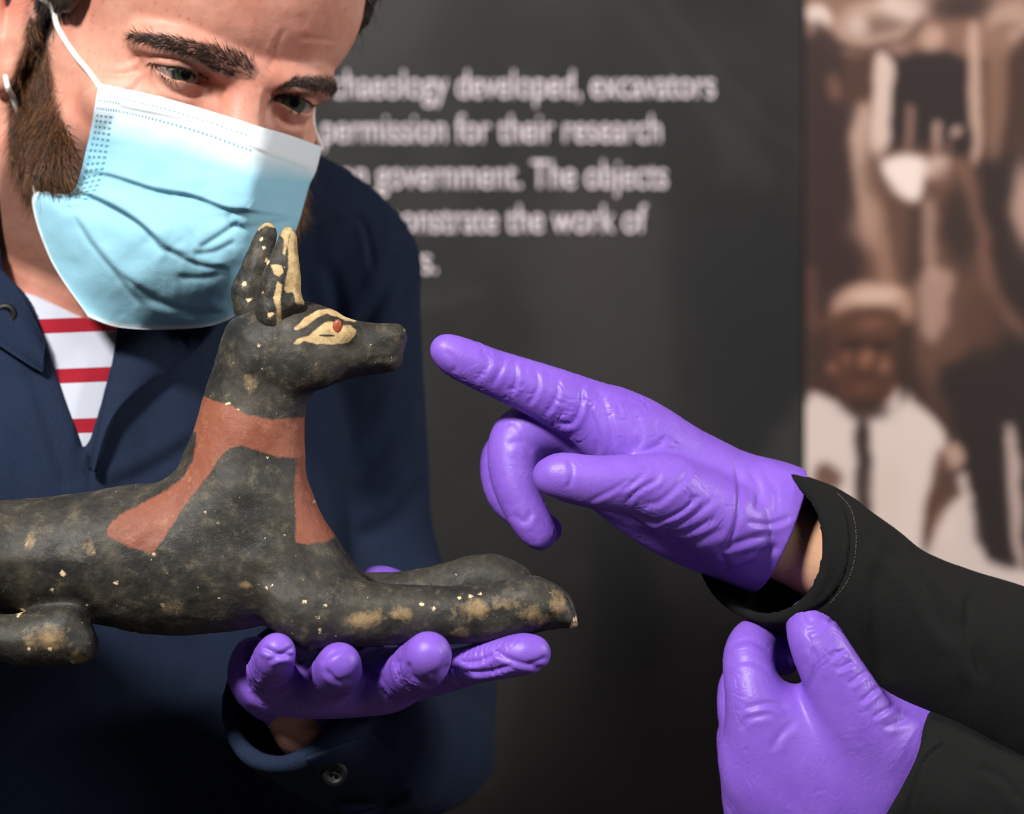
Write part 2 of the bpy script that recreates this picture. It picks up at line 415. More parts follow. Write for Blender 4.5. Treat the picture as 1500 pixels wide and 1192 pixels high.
ph = [('p', [(1190, -60), (1530, -60), (1530, 60), (1360, 90), (1330, 70), (1230, 90), (1190, 50)], md, 14, .9),
      ('e', (1197, 25, 20, 16), hi_, 8, .95), ('e', (1192, 48, 14, 10), dk(190, 160, 146), 8, .8), ('e', (1280, 35, 62, 34, -12), dk(200, 172, 158), 12, .85), ('e', (1290, 38, 36, 14, -15), dk(120, 92, 80), 9, .7), ('e', (1262, 40, 14, 14), hi_, 8, .6), ('e', (1325, 8, 34, 22), hi_, 12, .7),
      ('l', [(1225, 68, 4), (1270, 76, 4), (1320, 60, 4), (1350, 30, 4)], dk(92, 68, 60), 6, .7), ('e', (1365, 52, 18, 18), dk(205, 172, 156), 9, .8), ('e', (1320, 74, 18, 12), dk(176, 142, 130), 8, .7), ('e', (1400, 75, 14, 22), dk(140, 108, 94), 9, .7), ('e', (1412, 8, 46, 20), dk(62, 44, 40), 14, .85), ('e', (1480, 34, 34, 34), dk(196, 166, 150), 14, .8), ('e', (1470, 42, 20, 8, -20), dk(120, 90, 78), 8, .6),
      ('p', [(1180, 62), (1235, 70), (1240, 150), (1260, 330), (1250, 430), (1180, 430)], dk(66, 44, 42), 12, .9), ('e', (1222, 128, 10, 18, -15), dk(152, 112, 92), 9, .7),
      ('p', [(1238, 88), (1290, 90), (1285, 160), (1240, 150)], dk(96, 66, 52), 14, .8), ('p', [(1300, 88), (1420, 90), (1420, 232), (1300, 225)], dk(52, 37, 36), 9, .95), ('p', [(1280, 92), (1306, 90), (1304, 170), (1298, 226), (1276, 226)], dk(222, 198, 188), 6, .95),
      ('p', [(1252, 160), (1275, 160), (1278, 240), (1300, 350), (1270, 350), (1248, 240)], dk(214, 184, 168), 12, .85), ('l', [(1332, 160, 6), (1328, 224, 6)], dk(166, 130, 118), 6, .85), ('l', [(1370, 182, 7), (1371, 228, 8)], dk(196, 166, 152), 6, .85), ('e', (1401, 190, 8, 9), dk(206, 176, 164), 5, .8), ('l', [(1392, 205, 5), (1388, 228, 5)], dk(150, 118, 104), 5, .7),
      ('p', [(1420, 50), (1436, 52), (1438, 224), (1422, 222)], dk(206, 174, 158), 7, .9), ('p', [(1448, 60), (1480, 62), (1472, 230), (1446, 228)], dk(150, 116, 98), 9, .85), ('p', [(1484, 70), (1530, 70), (1530, 240), (1476, 240)], dk(84, 56, 46), 12, .8),
      ('p', [(1275, 225), (1420, 232), (1440, 330), (1460, 430), (1430, 640), (1280, 440), (1270, 330)], dk(118, 86, 72), 18, .8), ('p', [(1292, 234), (1356, 232), (1352, 280), (1336, 296), (1308, 276)], dk(244, 228, 220), 10, .95), ('e', (1374, 246, 18, 18, -40), dk(232, 208, 196), 9, .8), ('e', (1400, 262, 34, 26), dk(140, 104, 88), 14, .6), ('e', (1408, 330, 26, 60), dk(62, 44, 40), 16, .85), ('l', [(1345, 310, 10), (1342, 400, 12)], dk(70, 50, 44), 14, .8), ('l', [(1362, 300, 9), (1362, 400, 9)], dk(196, 164, 150), 12, .7), ('e', (1268, 325, 22, 40), dk(190, 156, 138), 16, .7), ('l', [(1290, 360, 14), (1300, 410, 14)], dk(176, 140, 122), 14, .7),
      ('l', [(1412, 240, 8), (1436, 330, 8), (1450, 420, 8), (1500, 500, 9)], dk(140, 104, 88), 10, .7), ('p', [(1440, 240), (1530, 240), (1530, 480), (1470, 420), (1448, 330)], dk(56, 39, 37), 14, .9), ('e', (1503, 300, 22, 60), dk(206, 172, 158), 14, .85),
      ('p', [(1350, 400), (1395, 400), (1384, 470), (1360, 500), (1345, 460)], dk(190, 158, 146), 12, .8), ('p', [(1380, 540), (1530, 500), (1530, 760), (1480, 860), (1420, 820), (1400, 640)], dk(48, 35, 34), 20, .95), ('e', (1440, 470, 30, 50), dk(92, 62, 50), 20, .6),
      ('l', [(1188, 400, 8), (1196, 480, 8)], dk(120, 84, 70), 10, .6), ('e', (1216, 474, 8, 10), dk(130, 92, 76), 7, .6),
      # child: shoulders, garment, cap, face
      ('p', [(1172, 600), (1215, 588), (1240, 600), (1290, 590), (1312, 562), (1336, 584), (1376, 620), (1382, 660), (1360, 730), (1352, 800), (1380, 900), (1172, 900)], dk(224, 208, 202), 8, .97), ('p', [(1252, 626), (1274, 628), (1276, 760), (1258, 790)], dk(60, 42, 42), 7, .92), ('e', (1212, 700, 22, 20, 20), dk(110, 76, 64), 9, .85), ('e', (1303, 720, 26, 50), dk(212, 194, 184), 20, .5),
      ('e', (1278, 452, 58, 42), dk(186, 150, 132), 9, .95), ('e', (1282, 432, 40, 14, -5), dk(226, 198, 182), 12, .75), ('p', [(1218, 480), (1240, 452), (1300, 448), (1330, 480), (1330, 520), (1316, 560), (1290, 596), (1254, 600), (1228, 580), (1220, 540)], sk, 9, .96), ('e', (1268, 600, 30, 14), dk(58, 38, 34), 10, .8),
      ('e', (1276, 472, 20, 9), dk(146, 104, 84), 9, .7), ('e', (1248, 503, 14, 6), dk(48, 32, 30), 6, .85), ('e', (1288, 508, 15, 6), dk(48, 32, 30), 6, .85), ('e', (1268, 524, 9, 10), dk(168, 120, 96), 6, .75), ('e', (1240, 524, 9, 9), dk(138, 94, 74), 7, .7), ('e', (1296, 534, 10, 9), dk(160, 116, 94), 7, .7), ('l', [(1254, 548, 3), (1272, 552, 3), (1288, 548, 3)], dk(70, 44, 36), 5, .7), ('e', (1268, 566, 12, 8), dk(124, 80, 62), 7, .6), ('e', (1218, 536, 8, 9), dk(150, 104, 84), 5, .75), ('p', [(1312, 500), (1336, 470), (1340, 540), (1318, 590)], dk(66, 46, 40), 10, .8),
      ('e', (1394, 668, 18, 20), dk(196, 166, 152), 8, .9), ('p', [(1372, 660), (1390, 690), (1408, 740), (1396, 790), (1366, 800), (1356, 760)], dk(104, 74, 62), 9, .85), ('l', [(1410, 700, 8), (1420, 730, 8)], dk(220, 200, 192), 7, .85), ('e', (1384, 770, 16, 26), dk(166, 130, 114), 10, .6),
      ('p', [(1400, 730), (1424, 740), (1446, 820), (1530, 850), (1530, 960), (1370, 900), (1360, 800)], dk(226, 210, 204), 10, .9), ('p', [(1470, 640), (1490, 640), (1500, 780), (1496, 850), (1484, 800)], dk(212, 190, 182), 9, .85)]
paint((1180, -560), (1960, 1750), 3.4, dk(78, 53, 47), ph, 'sepia_photograph', 5)
tm = m_plain('white_print', (236, 220, 226), .55, .3, .02, 40, 0)
TXT = [('archaeology developed, excavators', 1047, 143), ('permission for their research', 968, 208), ('an government. The objects', 977, 275), ('demonstrate the work of', 947, 340), ('ers.', 640, 400)]
tw = {}
for body, xe, yb in TXT:
    c = bpy.data.curves.new('text_line', 'FONT'); c.body = body; c.size = 1; c.extrude = .004
    o = bpy.data.objects.new('tmp', c); scn.collection.objects.link(o); dg = bpy.context.evaluated_depsgraph_get(); me = bpy.data.meshes.new_from_object(o.evaluated_get(dg)); bpy.data.objects.remove(o)
    co = np.zeros(len(me.vertices)*3, f32); me.vertices.foreach_get('co', co); co = co.reshape(-1, 3)
    if body.startswith('permission') or 'k' not in tw: pass
    tw[body] = (co, me, xe, yb)
kx = 1.03*481*sc(WP)/np.ptp(tw['permission for their research'][0][:, 0]); kz = 43*sc(WP)/.73
for body, (co, me, xe, yb) in tw.items():
    e = P(xe, yb, WP); q = np.c_[(co[:, 0]-co[:, 0].max())*kx+e[0], WP-.6-co[:, 2]*60, co[:, 1]*kz+e[2]]/1000-np.array(panel.location)
    me.vertices.foreach_set('co', q.astype(f32).ravel()); me.update(); me.name = 'text_line'; me.materials.clear(); me.materials.append(tm)
    o = bpy.data.objects.new('text_line', me); scn.collection.objects.link(o); o.parent = panel

# ------------------------------------------------------------------ jackal statue
WS = -20.0
statue = thing('jackal_statue', 'black painted wooden jackal figure with red collar bands and upright ears, lying in gloved hands', 'statue', P(250, 950, WS))
def build_statue():
    S = Field((-360, -75, 1210), (35, 40, 1450), .9)
    torso = [(-300, 790), (-240, 745), (-120, 738), (0, 733), (44, 730), (87, 725), (131, 719), (175, 712), (218, 706), (236, 701), (257, 686), (270, 662), (283, 632), (290, 605), (299, 575),
             (315, 531), (338, 490), (380, 480), (430, 520), (450, 576), (449, 600), (447, 620), (446, 649), (447, 693), (458, 723), (471, 754), (489, 780), (514, 816), (530, 836), (545, 862), (535, 910), (500, 945), (450, 952),
             (420, 937), (391, 919), (366, 921), (337, 926), (293, 930), (249, 931), (205, 928), (164, 920), (129, 911), (60, 900), (0, 895), (-120, 890), (-240, 890), (-310, 850)]
    S.poly(torso, WS, [(370, 560, 21), (370, 650, 24), (360, 740, 29), (420, 860, 31), (250, 830, 30), (100, 820, 31), (-150, 810, 33), (510, 860, 26)],
           [(370, 560, 25), (365, 650, 26), (350, 740, 36), (420, 860, 38), (250, 820, 35), (100, 815, 33), (-150, 810, 30), (510, 860, 18), (450, 730, 20)], 0)
    head = [(338, 470), (375, 452), (410, 444), (444, 443), (473, 448), (492, 455), (503, 461.5), (521, 468), (548, 472.5), (575, 474), (586, 476), (593, 482), (597, 493), (594.5, 507), (591, 520),
            (590, 531), (584, 540), (575, 545.5), (548, 549.5), (521, 553.5), (503, 557.5), (479, 566), (462, 572.5), (440, 583), (400, 590), (345, 575), (328, 540), (326, 510)]
    S.poly(head, WS, [(380, 510, 23), (440, 510, 22), (480, 510, 18.5), (530, 515, 13), (588, 510, 10.5)], [(400, 510, 22), (470, 510, 17), (530, 512, 11), (588, 510, 7)], 5)
    # cheek and brow relief, mouth line, nostril
    for sy in (-1, 1):
        S.ell(P(450, 535, WS)+[0, sy*13, 0], (15, 8, 11), 6)
        S.ell(P(487, 487, WS)+[0, sy*13.5, 0], (11, 4.2, 4.6), 4)
        m = [np.r_[P(a, b, WS)+[0, sy*y, 0], r] for a, b, y, r in ((592, 523, 8, 1.0), (575, 526, 11.2, 1.1), (550, 528, 12.8, 1.0), (525, 533, 14.6, .8))]
        S.mchain(m, 1.2, op='s')
        S.ell(P(592, 497, WS)+[0, sy*6, 0], (1.6, 1.2, 1.0), .8, op='s')
    # forelegs
    near = [(380, 850), (440, 838), (500, 846), (559, 853), (600, 855), (641, 858), (675, 858), (716, 856), (738, 850), (768, 844), (790, 845), (813, 855), (831, 868), (841, 883), (845.5, 906), (844, 919),
            (816, 921), (787, 926), (749, 937), (693, 943), (637, 943), (563, 945), (514, 947), (469, 951), (450, 954), (412, 931), (388, 900)]
    S.poly(near, WS-19, [(430, 890, 17), (560, 900, 14.5), (700, 900, 13.5), (800, 890, 15), (845, 905, 12)], [(430, 890, 17), (560, 900, 14), (700, 900, 12), (800, 890, 12), (845, 910, 7)], 7)
    far = [(470, 850), (530, 838), (581, 836), (619, 833), (648, 826.5), (678, 818), (708, 812), (727, 812), (749, 819), (768, 829), (781, 840), (788, 862), (770, 884), (720, 895), (600, 898), (480, 898)]
    S.poly(far, WS+20, [(500, 870, 15), (640, 865, 13), (740, 850, 14)], [(500, 870, 14), (640, 865, 12), (740, 850, 13)], 6)
    for q, (wx, yy) in enumerate(((WS-19, 868), (WS+20, 832))):               # toe grooves
        for t in (-5.5, 0, 5.5):
            a = P(845 if q == 0 else 788, yy+26, wx)+[0, t, 0]; b = P(815 if q == 0 else 760, yy-6, wx)+[0, t, 0]
            S.cone(a, b, .9, .3, 1.2, op='s')
    # haunches, hind feet, tail
    for sy in (-1, 1):
        S.ell(P(-150, 800, WS)+[0, sy*22, 0], (50, 17, 32), 10)
        hp = [(-230, 880), (-60, 884), (0, 899), (30, 899), (60, 890), (108, 886), (126, 903), (138, 923), (144, 941), (142, 961), (129, 970), (88, 974), (29, 975), (0, 969), (-100, 965), (-220, 950)]
        S.poly(hp, WS+sy*20, 14.5, 13, 5)
    S.chain([(-270, 790, WS, 30), (-320, 850, WS, 26), (-335, 960, WS, 24), (-340, 1060, WS, 22)], 8)
    # fold of the elbow against the belly
    S.chain([(380, 905, WS-33, 3), (400, 930, WS-33, 4), (432, 950, WS-32, 3)], 3, op='s')
    v, f = S.mesh(); v = relax(v, f, 2, .5); n = vnormals(v, f)
    v = v+n*(.55*fbm(v/20, 3)+.16*fbm(v/4, 2))[:, None]
    # pixel frame of the statue's own mid plane, used to lay out its painted markings
    u = 750+v[:, 0]/sc(WS); t = 596-(v[:, 2]-Z0)/sc(WS); s = sc(WS)
    near_side = v[:, 1] < WS+4
    z2 = lambda L, ox, oy, k: [(ox+a/k, oy+b/k) for a, b in L]
    band = z2([(600, 625), (685, 640), (720, 655), (780, 668), (850, 705), (930, 718), (1000, 715), (1040, 712), (1040, 850), (1005, 848), (950, 845), (880, 820), (830, 805), (790, 812), (760, 840), (720, 900), (660, 980), (620, 1040), (590, 1090),
               (545, 1158), (500, 1145), (440, 1125), (395, 1100), (390, 1080), (430, 1030), (480, 1005), (560, 965), (620, 920), (660, 860), (672, 800), (668, 765), (600, 750)], 0, 300, 2.292)
    strip = z2([(1005, 840), (1040, 840), (1050, 960), (1075, 1000), (1100, 1040), (1130, 1110), (1105, 1125), (1040, 1132), (1010, 1120), (1003, 1000), (1000, 920)], 0, 300, 2.292)
    red = np.minimum(polysdf(u, t, band), polysdf(u, t, strip))*s
    brow = z2([(580, 685), (640, 620), (700, 580), (760, 566), (800, 580), (850, 600), (905, 620), (900, 640), (850, 635), (800, 612), (750, 598), (700, 620), (650, 665), (600, 690)], 280, 300, 3.725)
    eye = z2([(578, 760), (600, 738), (660, 720), (700, 685), (745, 650), (775, 640), (830, 665), (880, 662), (912, 690), (900, 720), (870, 755), (800, 765), (700, 765), (640, 750), (600, 770)], 280, 300, 3.725)
    cream = np.minimum(polysdf(u, t, brow), polysdf(u, t, eye))*s
    inner = np.minimum(np.hypot(u-594, t-483), np.hypot(u-841, t-914)-7)*s
    cream = np.minimum(cream, inner-.6)
    line = polysdf(u, t, z2([(715, 712), (760, 712), (800, 714), (798, 724), (750, 726), (716, 722)], 280, 300, 3.725))*s
    wear = np.zeros(len(v))
    for a, b, ra, rb, k in ((545, 895, 34, 16, 1.0), (590, 890, 26, 12, .9), (700, 885, 30, 20, 1), (735, 878, 30, 14, .8), (672, 920, 18, 12, .9), (780, 895, 40, 18, .8), (815, 880, 22, 26, .9), (375, 565, 18, 30, .6), (370, 850, 18, 8, .9),
                            (90, 925, 40, 30, .9), (130, 955, 18, 16, .9), (20, 945, 30, 14, .5), (60, 790, 12, 16, .8), (148, 795, 12, 20, .8), (265, 885, 24, 14, .5), (230, 800, 40, 10, .4), (550, 535, 40, 12, .35), (575, 500, 16, 18, .45), (470, 950, 20, 6, .6), (120, 780, 120, 22, .25)):
        wear = np.maximum(wear, k*np.exp(-(((u-a)/ra)**2+((t-b)/rb)**2)))
    chip = np.full(len(v), 9.0)
    for a, b, r in ((108, 834, 6), (91, 859, 4), (184, 848, 4.5), (152, 803, 4), (57, 790, 4), (400, 854, 5), (408, 852, 3), (475, 895, 3), (477, 912, 4), (477, 918, 3), (386, 508, 4), (240, 806, 3), (341, 591, 4), (355, 599, 3), (397, 667, 3), (418, 665, 3), (461, 734, 3),
                    (639, 882, 3), (622, 877, 3.5), (455, 873, 3), (485, 878, 3), (675, 868, 4), (690, 866, 4), (705, 863, 3), (536, 837, 3), (120, 961, 5), (92, 940, 4), (62, 940, 4), (65, 970, 5), (42, 891, 7), (842, 900, 7), (836, 910, 5), (768, 829, 3), (140, 881, 2.5), (408, 495, 3), (450, 556, 2.5), (470, 535, 2), (330, 760, 2), (425, 780, 2), (310, 745, 2), (200, 925, 2), (250, 880, 2.5), (330, 870, 2)):
        chip = np.minimum(chip, (np.hypot(u-a, t-b)-r*.62)*s)
    far_ = ~near_side
    chip[far_] = 9; line[far_ & (t < 480)] = 9
    obj('carved_body', v, f, M['statue'], statue, dict(red=red, cream=cream, line=line, wear=wear, chip=chip))
    # ears
    nearp = [(411, 340), (405, 354), (397, 372), (387, 394), (379, 418), (375, 442), (374, 461), (379, 477), (394, 487), (409, 486), (417, 472), (432, 458), (445, 446), (441, 429), (440, 402), (436.5, 370), (434.5, 343), (426, 333), (417, 333)]
    farp = [(392.8, 325.5), (382, 331), (372.6, 345.6), (360.5, 372.5), (348.5, 399), (340.4, 418), (338.5, 429), (341, 445), (345, 464), (362, 486), (388, 474), (396, 400), (405, 352), (406, 341), (402, 330.5)]
    for nm, pp, w, nearq in (('ear', nearp, WS-13, True), ('ear', farp, WS+11, False)):
        q = np.array([P(a, b, w) for a, b in pp]); E = Field(q.min(0)-[4, 14, 4], q.max(0)+[4, 14, 4], .6)
        E.poly(pp, w, [(405, 350, 4.5), (400, 420, 8.5), (400, 470, 9)] if nearq else [(390, 340, 4.5), (370, 420, 8), (365, 470, 9)], [(420, 350, 4.5), (405, 420, 9), (400, 470, 9)] if nearq else [(390, 340, 4.5), (365, 420, 9)], 0)
        if nearq:
            E.chain([(428, 345, w-6, 4), (428, 390, w-9, 10), (427, 430, w-10, 12), (424, 455, w-11, 6)], 1.5, op='s')
        else:
            E.chain([(404, 350, w-4, 4), (402, 400, w-6, 8), (398, 440, w-6, 6)], 1.5, op='s')
        v, f = E.mesh(); v = relax(v, f, 2); n = vnormals(v, f); v = v+n*(.35*fbm(v/6, 3))[:, None]
        u = 750+v[:, 0]/sc(w); t = 596-(v[:, 2]-Z0)/sc(w); s = sc(w); N = len(v)
        if nearq:
            cr = polysdf(u, t, [(428, 336), (432, 340), (437, 345), (440, 400), (449, 446), (436, 446), (431, 428), (421, 430), (419, 424), (424, 395), (423, 360)])*s
            cr2 = polysdf(u, t, [(415, 331), (430, 333), (425, 345), (422, 360), (419, 375), (415, 372), (418, 352), (412, 345)])*s
            cr3 = np.minimum(polysdf(u, t, [(398, 388), (415, 390), (418, 400), (411, 407), (404, 403)]), polysdf(u, t, [(409, 414), (416, 418), (413, 440), (414, 470), (411, 485), (407, 480), (408, 455), (403, 438)]))*s
            cream = np.minimum(np.minimum(cr, cr2), cr3)
        else:
            cream = polysdf(u, t, [(376, 334), (392, 322), (406, 330), (404, 334), (390, 331), (380, 338)])*s
        chip = np.full(N, 9.)
        for a, b, r in ((360, 416, 3), (368, 440, 3.5), (393, 384, 3), (398, 463, 4), (385, 352, 2.5), (388, 364, 2), (410, 493, 3), (387, 429, 2)): chip = np.minimum(chip, (np.hypot(u-a, t-b)-r)*s)
        chip[v[:, 1] > w] = 9
        obj('ear', v, f, M['statue'], statue, dict(cream=cream, chip=chip, red=np.full(N, 9.), line=np.full(N, 9.), wear=np.zeros(N)))
    # painted red eyes, slightly raised
    pe = z2([(770, 662), (785, 630), (812, 626), (824, 660), (815, 695), (795, 705), (773, 690)], 280, 300, 3.725)
    mt = Mat('red_eye_paint', .4, .5); mt.base(mt.mix(mt.ramp(mt.noise(300), .3, .7), L4((172, 84, 52)), L4((140, 60, 38)))); em = mt.m
    c0 = P(494.5, 478.5, WS)
    for sy in (-1, 1):
        E = Field(c0+[-6, -30, -8], c0+[6, 30, 8], .5)
        E.poly(pe, WS+sy*16.6, 1.8, .9, 0); v, f = E.mesh(); obj('eye', relax(v, f, 1), f, em, statue)
build_statue()

# ------------------------------------------------------------------ gloved hands
from mathutils.bvhtree import BVHTree
def wrinkle(v, f, chains, amp=.5, lam=5.0, seed=0, far=1.35):
    """creases of thin rubber running across each finger, stronger at the joints"""
    n = vnormals(v, f); best = np.full(len(v), 1e9); S = np.zeros(len(v)); A = np.zeros(len(v))
    for ci, (W, a) in enumerate(chains):
        L = 0
        for i in range(len(W)-1):
            p, q = W[i][:3], W[i+1][:3]; e = q-p; l = np.linalg.norm(e)+1e-6
            t = np.clip(((v-p)@e)/(l*l), 0, 1); d = np.linalg.norm(v-p-t[:, None]*e, axis=1)-(W[i][3]+(W[i+1][3]-W[i][3])*t)
            m = d < best; best[m] = d[m]; S[m] = (L+t*l)[m]+ci*37.7; A[m] = a*np.clip((L+t*l)[m]/9-.35, 0, 1)
            L += l
    w1 = fbm(v/14+seed, 2); w2 = vnoise(v/9+seed+20)
    D = 0
    for k, (lm, sl, am) in enumerate(((lam, .10, 1.0), (lam*.62, -.16, .6), (lam*1.7, .05, 1.1))):
        a = fbm(v/[17, 11, 17]+seed+k*9, 2); b = vnoise(v/7.5+seed+20+k*5)
        s = S/lm+sl*v[:, 1]*5/lm+1.8*a+.25*vnoise(v/3.2+seed+k); fr = s-np.floor(s)
        cre = np.exp(-((fr-.5)/.09)**2)-.55*np.exp(-((fr-.66)/.12)**2)-.2*np.exp(-((fr-.34)/.12)**2)
        D = D+am*np.clip(.15+1.5*b+.4*a, 0, 1)*cre
    return v-n*(amp*A*D)[:, None]
def creases(v, f, lines, w_mid, near=True):
    """explicit folds: polylines given where the fold runs on the camera-facing side of the glove"""
    n = vnormals(v, f); D = np.zeros(len(v)); s = KP*(1+v[:, 1]/DC); u = 750+v[:, 0]/s; t = 596-(v[:, 2]-Z0)/s
    face = np.clip(-n[:, 1]*2.2+.1, 0, 1)
    for pts, a, wd in lines:
        pts = spline(pts, 4); d = np.full(len(v), 1e9); tt = np.zeros(len(v)); sg = np.zeros(len(v)); m = len(pts)-1
        for i in range(m):
            e = pts[i+1]-pts[i]; L = e@e+1e-6; k = np.clip(((u-pts[i][0])*e[0]+(t-pts[i][1])*e[1])/L, 0, 1)
            dx = u-pts[i][0]-k*e[0]; dy = t-pts[i][1]-k*e[1]; dd = np.hypot(dx, dy); q = dd < d
            d[q] = dd[q]; tt[q] = ((i+k)/m)[q]; sg[q] = np.sign(e[0]*dy-e[1]*dx)[q]
        fade = np.clip(np.minimum(tt, 1-tt)*5, 0, 1)
        D += fade*a*(-np.exp(-(d/wd)**2)+.6*np.exp(-((d*sg-1.8*wd)/(1.3*wd))**2))
    return v+n*(D*face)[:, None]

woman = thing('person', 'person in a long-sleeved black top pointing at the statue with purple gloves', 'person', (330, 60, 0))

def pointing_hand():
    H = Field((-45, -50, 1255), (145, 45, 1395), .7); ch = []
    idx = [(651, 511, -5, 19), (668, 522, -4, 24), (690, 532, -3, 26.5), (718, 544, -2, 28), (750, 556, 0, 31), (795, 574, 2, 36), (850, 599, 5, 43), (905, 630, 8, 54), (950, 660, 10, 58)]
    ch.append((H.chain(idx, 4), 1.0))
    ch.append((H.chain([(905, 632, 8, 52), (1000, 692, 16, 60), (1085, 745, 24, 68), (1180, 800, 26, 76)], 8), .5))
    H.chain([(850, 645, 26, 44), (960, 702, 32, 60), (1080, 758, 32, 66), (1180, 810, 30, 66)], 9)
    H.chain([(868, 690, 44, 38), (970, 732, 46, 56), (1080, 765, 38, 62), (1180, 815, 34, 60)], 9)
    H.chain([(895, 720, 56, 34), (980, 760, 52, 46), (1070, 785, 42, 54), (1150, 815, 36, 56)], 9)
    ch.append((H.chain([(1080, 775, 0, 50), (1010, 738, -8, 48), (950, 716, -18, 42)], 9), .7))
    ch.append((H.chain([(803, 698, -27, 20), (822, 697, -28, 27), (850, 703, -27, 30), (890, 708, -25, 34), (930, 710, -21, 38), (985, 722, -14, 46)], 5), .8))
    ch.append((H.chain([(885, 655, 24, 42), (838, 630, 22, 40), (792, 628, 19, 40), (760, 642, 16, 39), (752, 680, 12, 35), (759, 722, 8, 30), (778, 762, 6, 27), (792, 783, 5, 22)], 2.5), .35))
    ch.append((H.chain([(870, 665, 44, 36), (800, 640, 41, 33), (750, 655, 38, 32), (733, 682, 36, 29), (740, 724, 34, 26), (765, 752, 32, 23), (800, 772, 30, 19), (806, 776, 30, 16)], 1.5), .3))
    ch.append((H.chain([(890, 700, 56, 30), (800, 660, 57, 27), (745, 655, 57, 25), (728, 690, 55, 23), (735, 732, 52, 21), (760, 760, 50, 18)], 1.5), .3))
    # loose cuff, opened and trimmed
    H.chain([(1070, 748, 24, 70), (1110, 764, 25, 80), (1150, 778, 26, 86)], 8)
    nrm = np.array([.93, .06, -.38]); H.plane(P(1141, 783, 26), nrm, .6)
    H.chain([(1095, 765, 26, 52), (1125, 777, 26, 76), (1170, 795, 26, 82)], 1.5, op='s')
    v, f = H.mesh(); v = relax(v, f, 2); v = wrinkle(v, f, ch, .36, 4.6, 1)
    z6 = lambda L: [(620+a/2.5, 460+b/2.5) for a, b in L]
    cl = [(z6([(480, 400), (545, 400), (575, 340), (580, 250)]), .9, 4), (z6([(640, 520), (640, 450), (610, 360), (570, 270)]), .7, 5), (z6([(700, 500), (690, 420), (660, 320), (625, 260)]), .55, 5), (z6([(770, 500), (800, 440), (760, 350)]), .5, 6), (z6([(780, 515), (850, 490), (900, 440)]), .8, 5),
          (z6([(770, 730), (850, 760), (950, 720), (1010, 660)]), .9, 4), (z6([(790, 745), (900, 775), (1000, 730), (1080, 660)]), .6, 5), (z6([(850, 790), (960, 800), (1080, 740)]), .7, 5), (z6([(880, 830), (1000, 830), (1110, 780)]), .5, 6), (z6([(800, 690), (860, 690), (940, 620), (980, 560)]), .6, 5),
          (z6([(720, 650), (780, 610), (830, 560)]), .7, 4), (z6([(740, 700), (780, 650), (850, 610), (870, 570)]), .7, 4), (z6([(530, 520), (545, 580), (530, 640)]), .6, 4), (z6([(600, 690), (700, 640), (760, 600)]), .45, 4),
          (z6([(1145, 530), (1160, 640), (1150, 760), (1110, 860)]), 1.0, 5), (z6([(1190, 560), (1230, 640), (1220, 720)]), .8, 5), (z6([(1080, 870), (1180, 830), (1290, 800)]), 1.0, 6), (z6([(1090, 900), (1200, 880), (1310, 850)]), .9, 6), (z6([(1240, 560), (1290, 650), (1290, 740)]), .6, 6), (z6([(1180, 760), (1270, 770), (1350, 740)]), .7, 5), (z6([(1085, 865), (1110, 930), (1080, 950)]), .7, 5),
          (z6([(320, 300), (340, 240), (330, 170)]), .7, 4), (z6([(380, 340), (420, 270), (410, 200)]), .6, 4), (z6([(440, 380), (490, 300), (490, 230)]), .6, 4), (z6([(250, 270), (285, 200), (300, 150)]), .55, 4), (z6([(180, 250), (240, 180), (200, 115)]), .5, 5), (z6([(80, 130), (120, 180), (110, 215)]), .4, 5), (z6([(330, 730), (370, 760), (400, 720)]), .5, 5), (z6([(300, 480), (360, 470), (400, 510)]), .4, 6)]
    v = creases(v, f, cl, 0)
    obj('glove', v, f, M['glove'], woman)['label'] = 'purple glove pointing with its index finger'
pointing_hand()

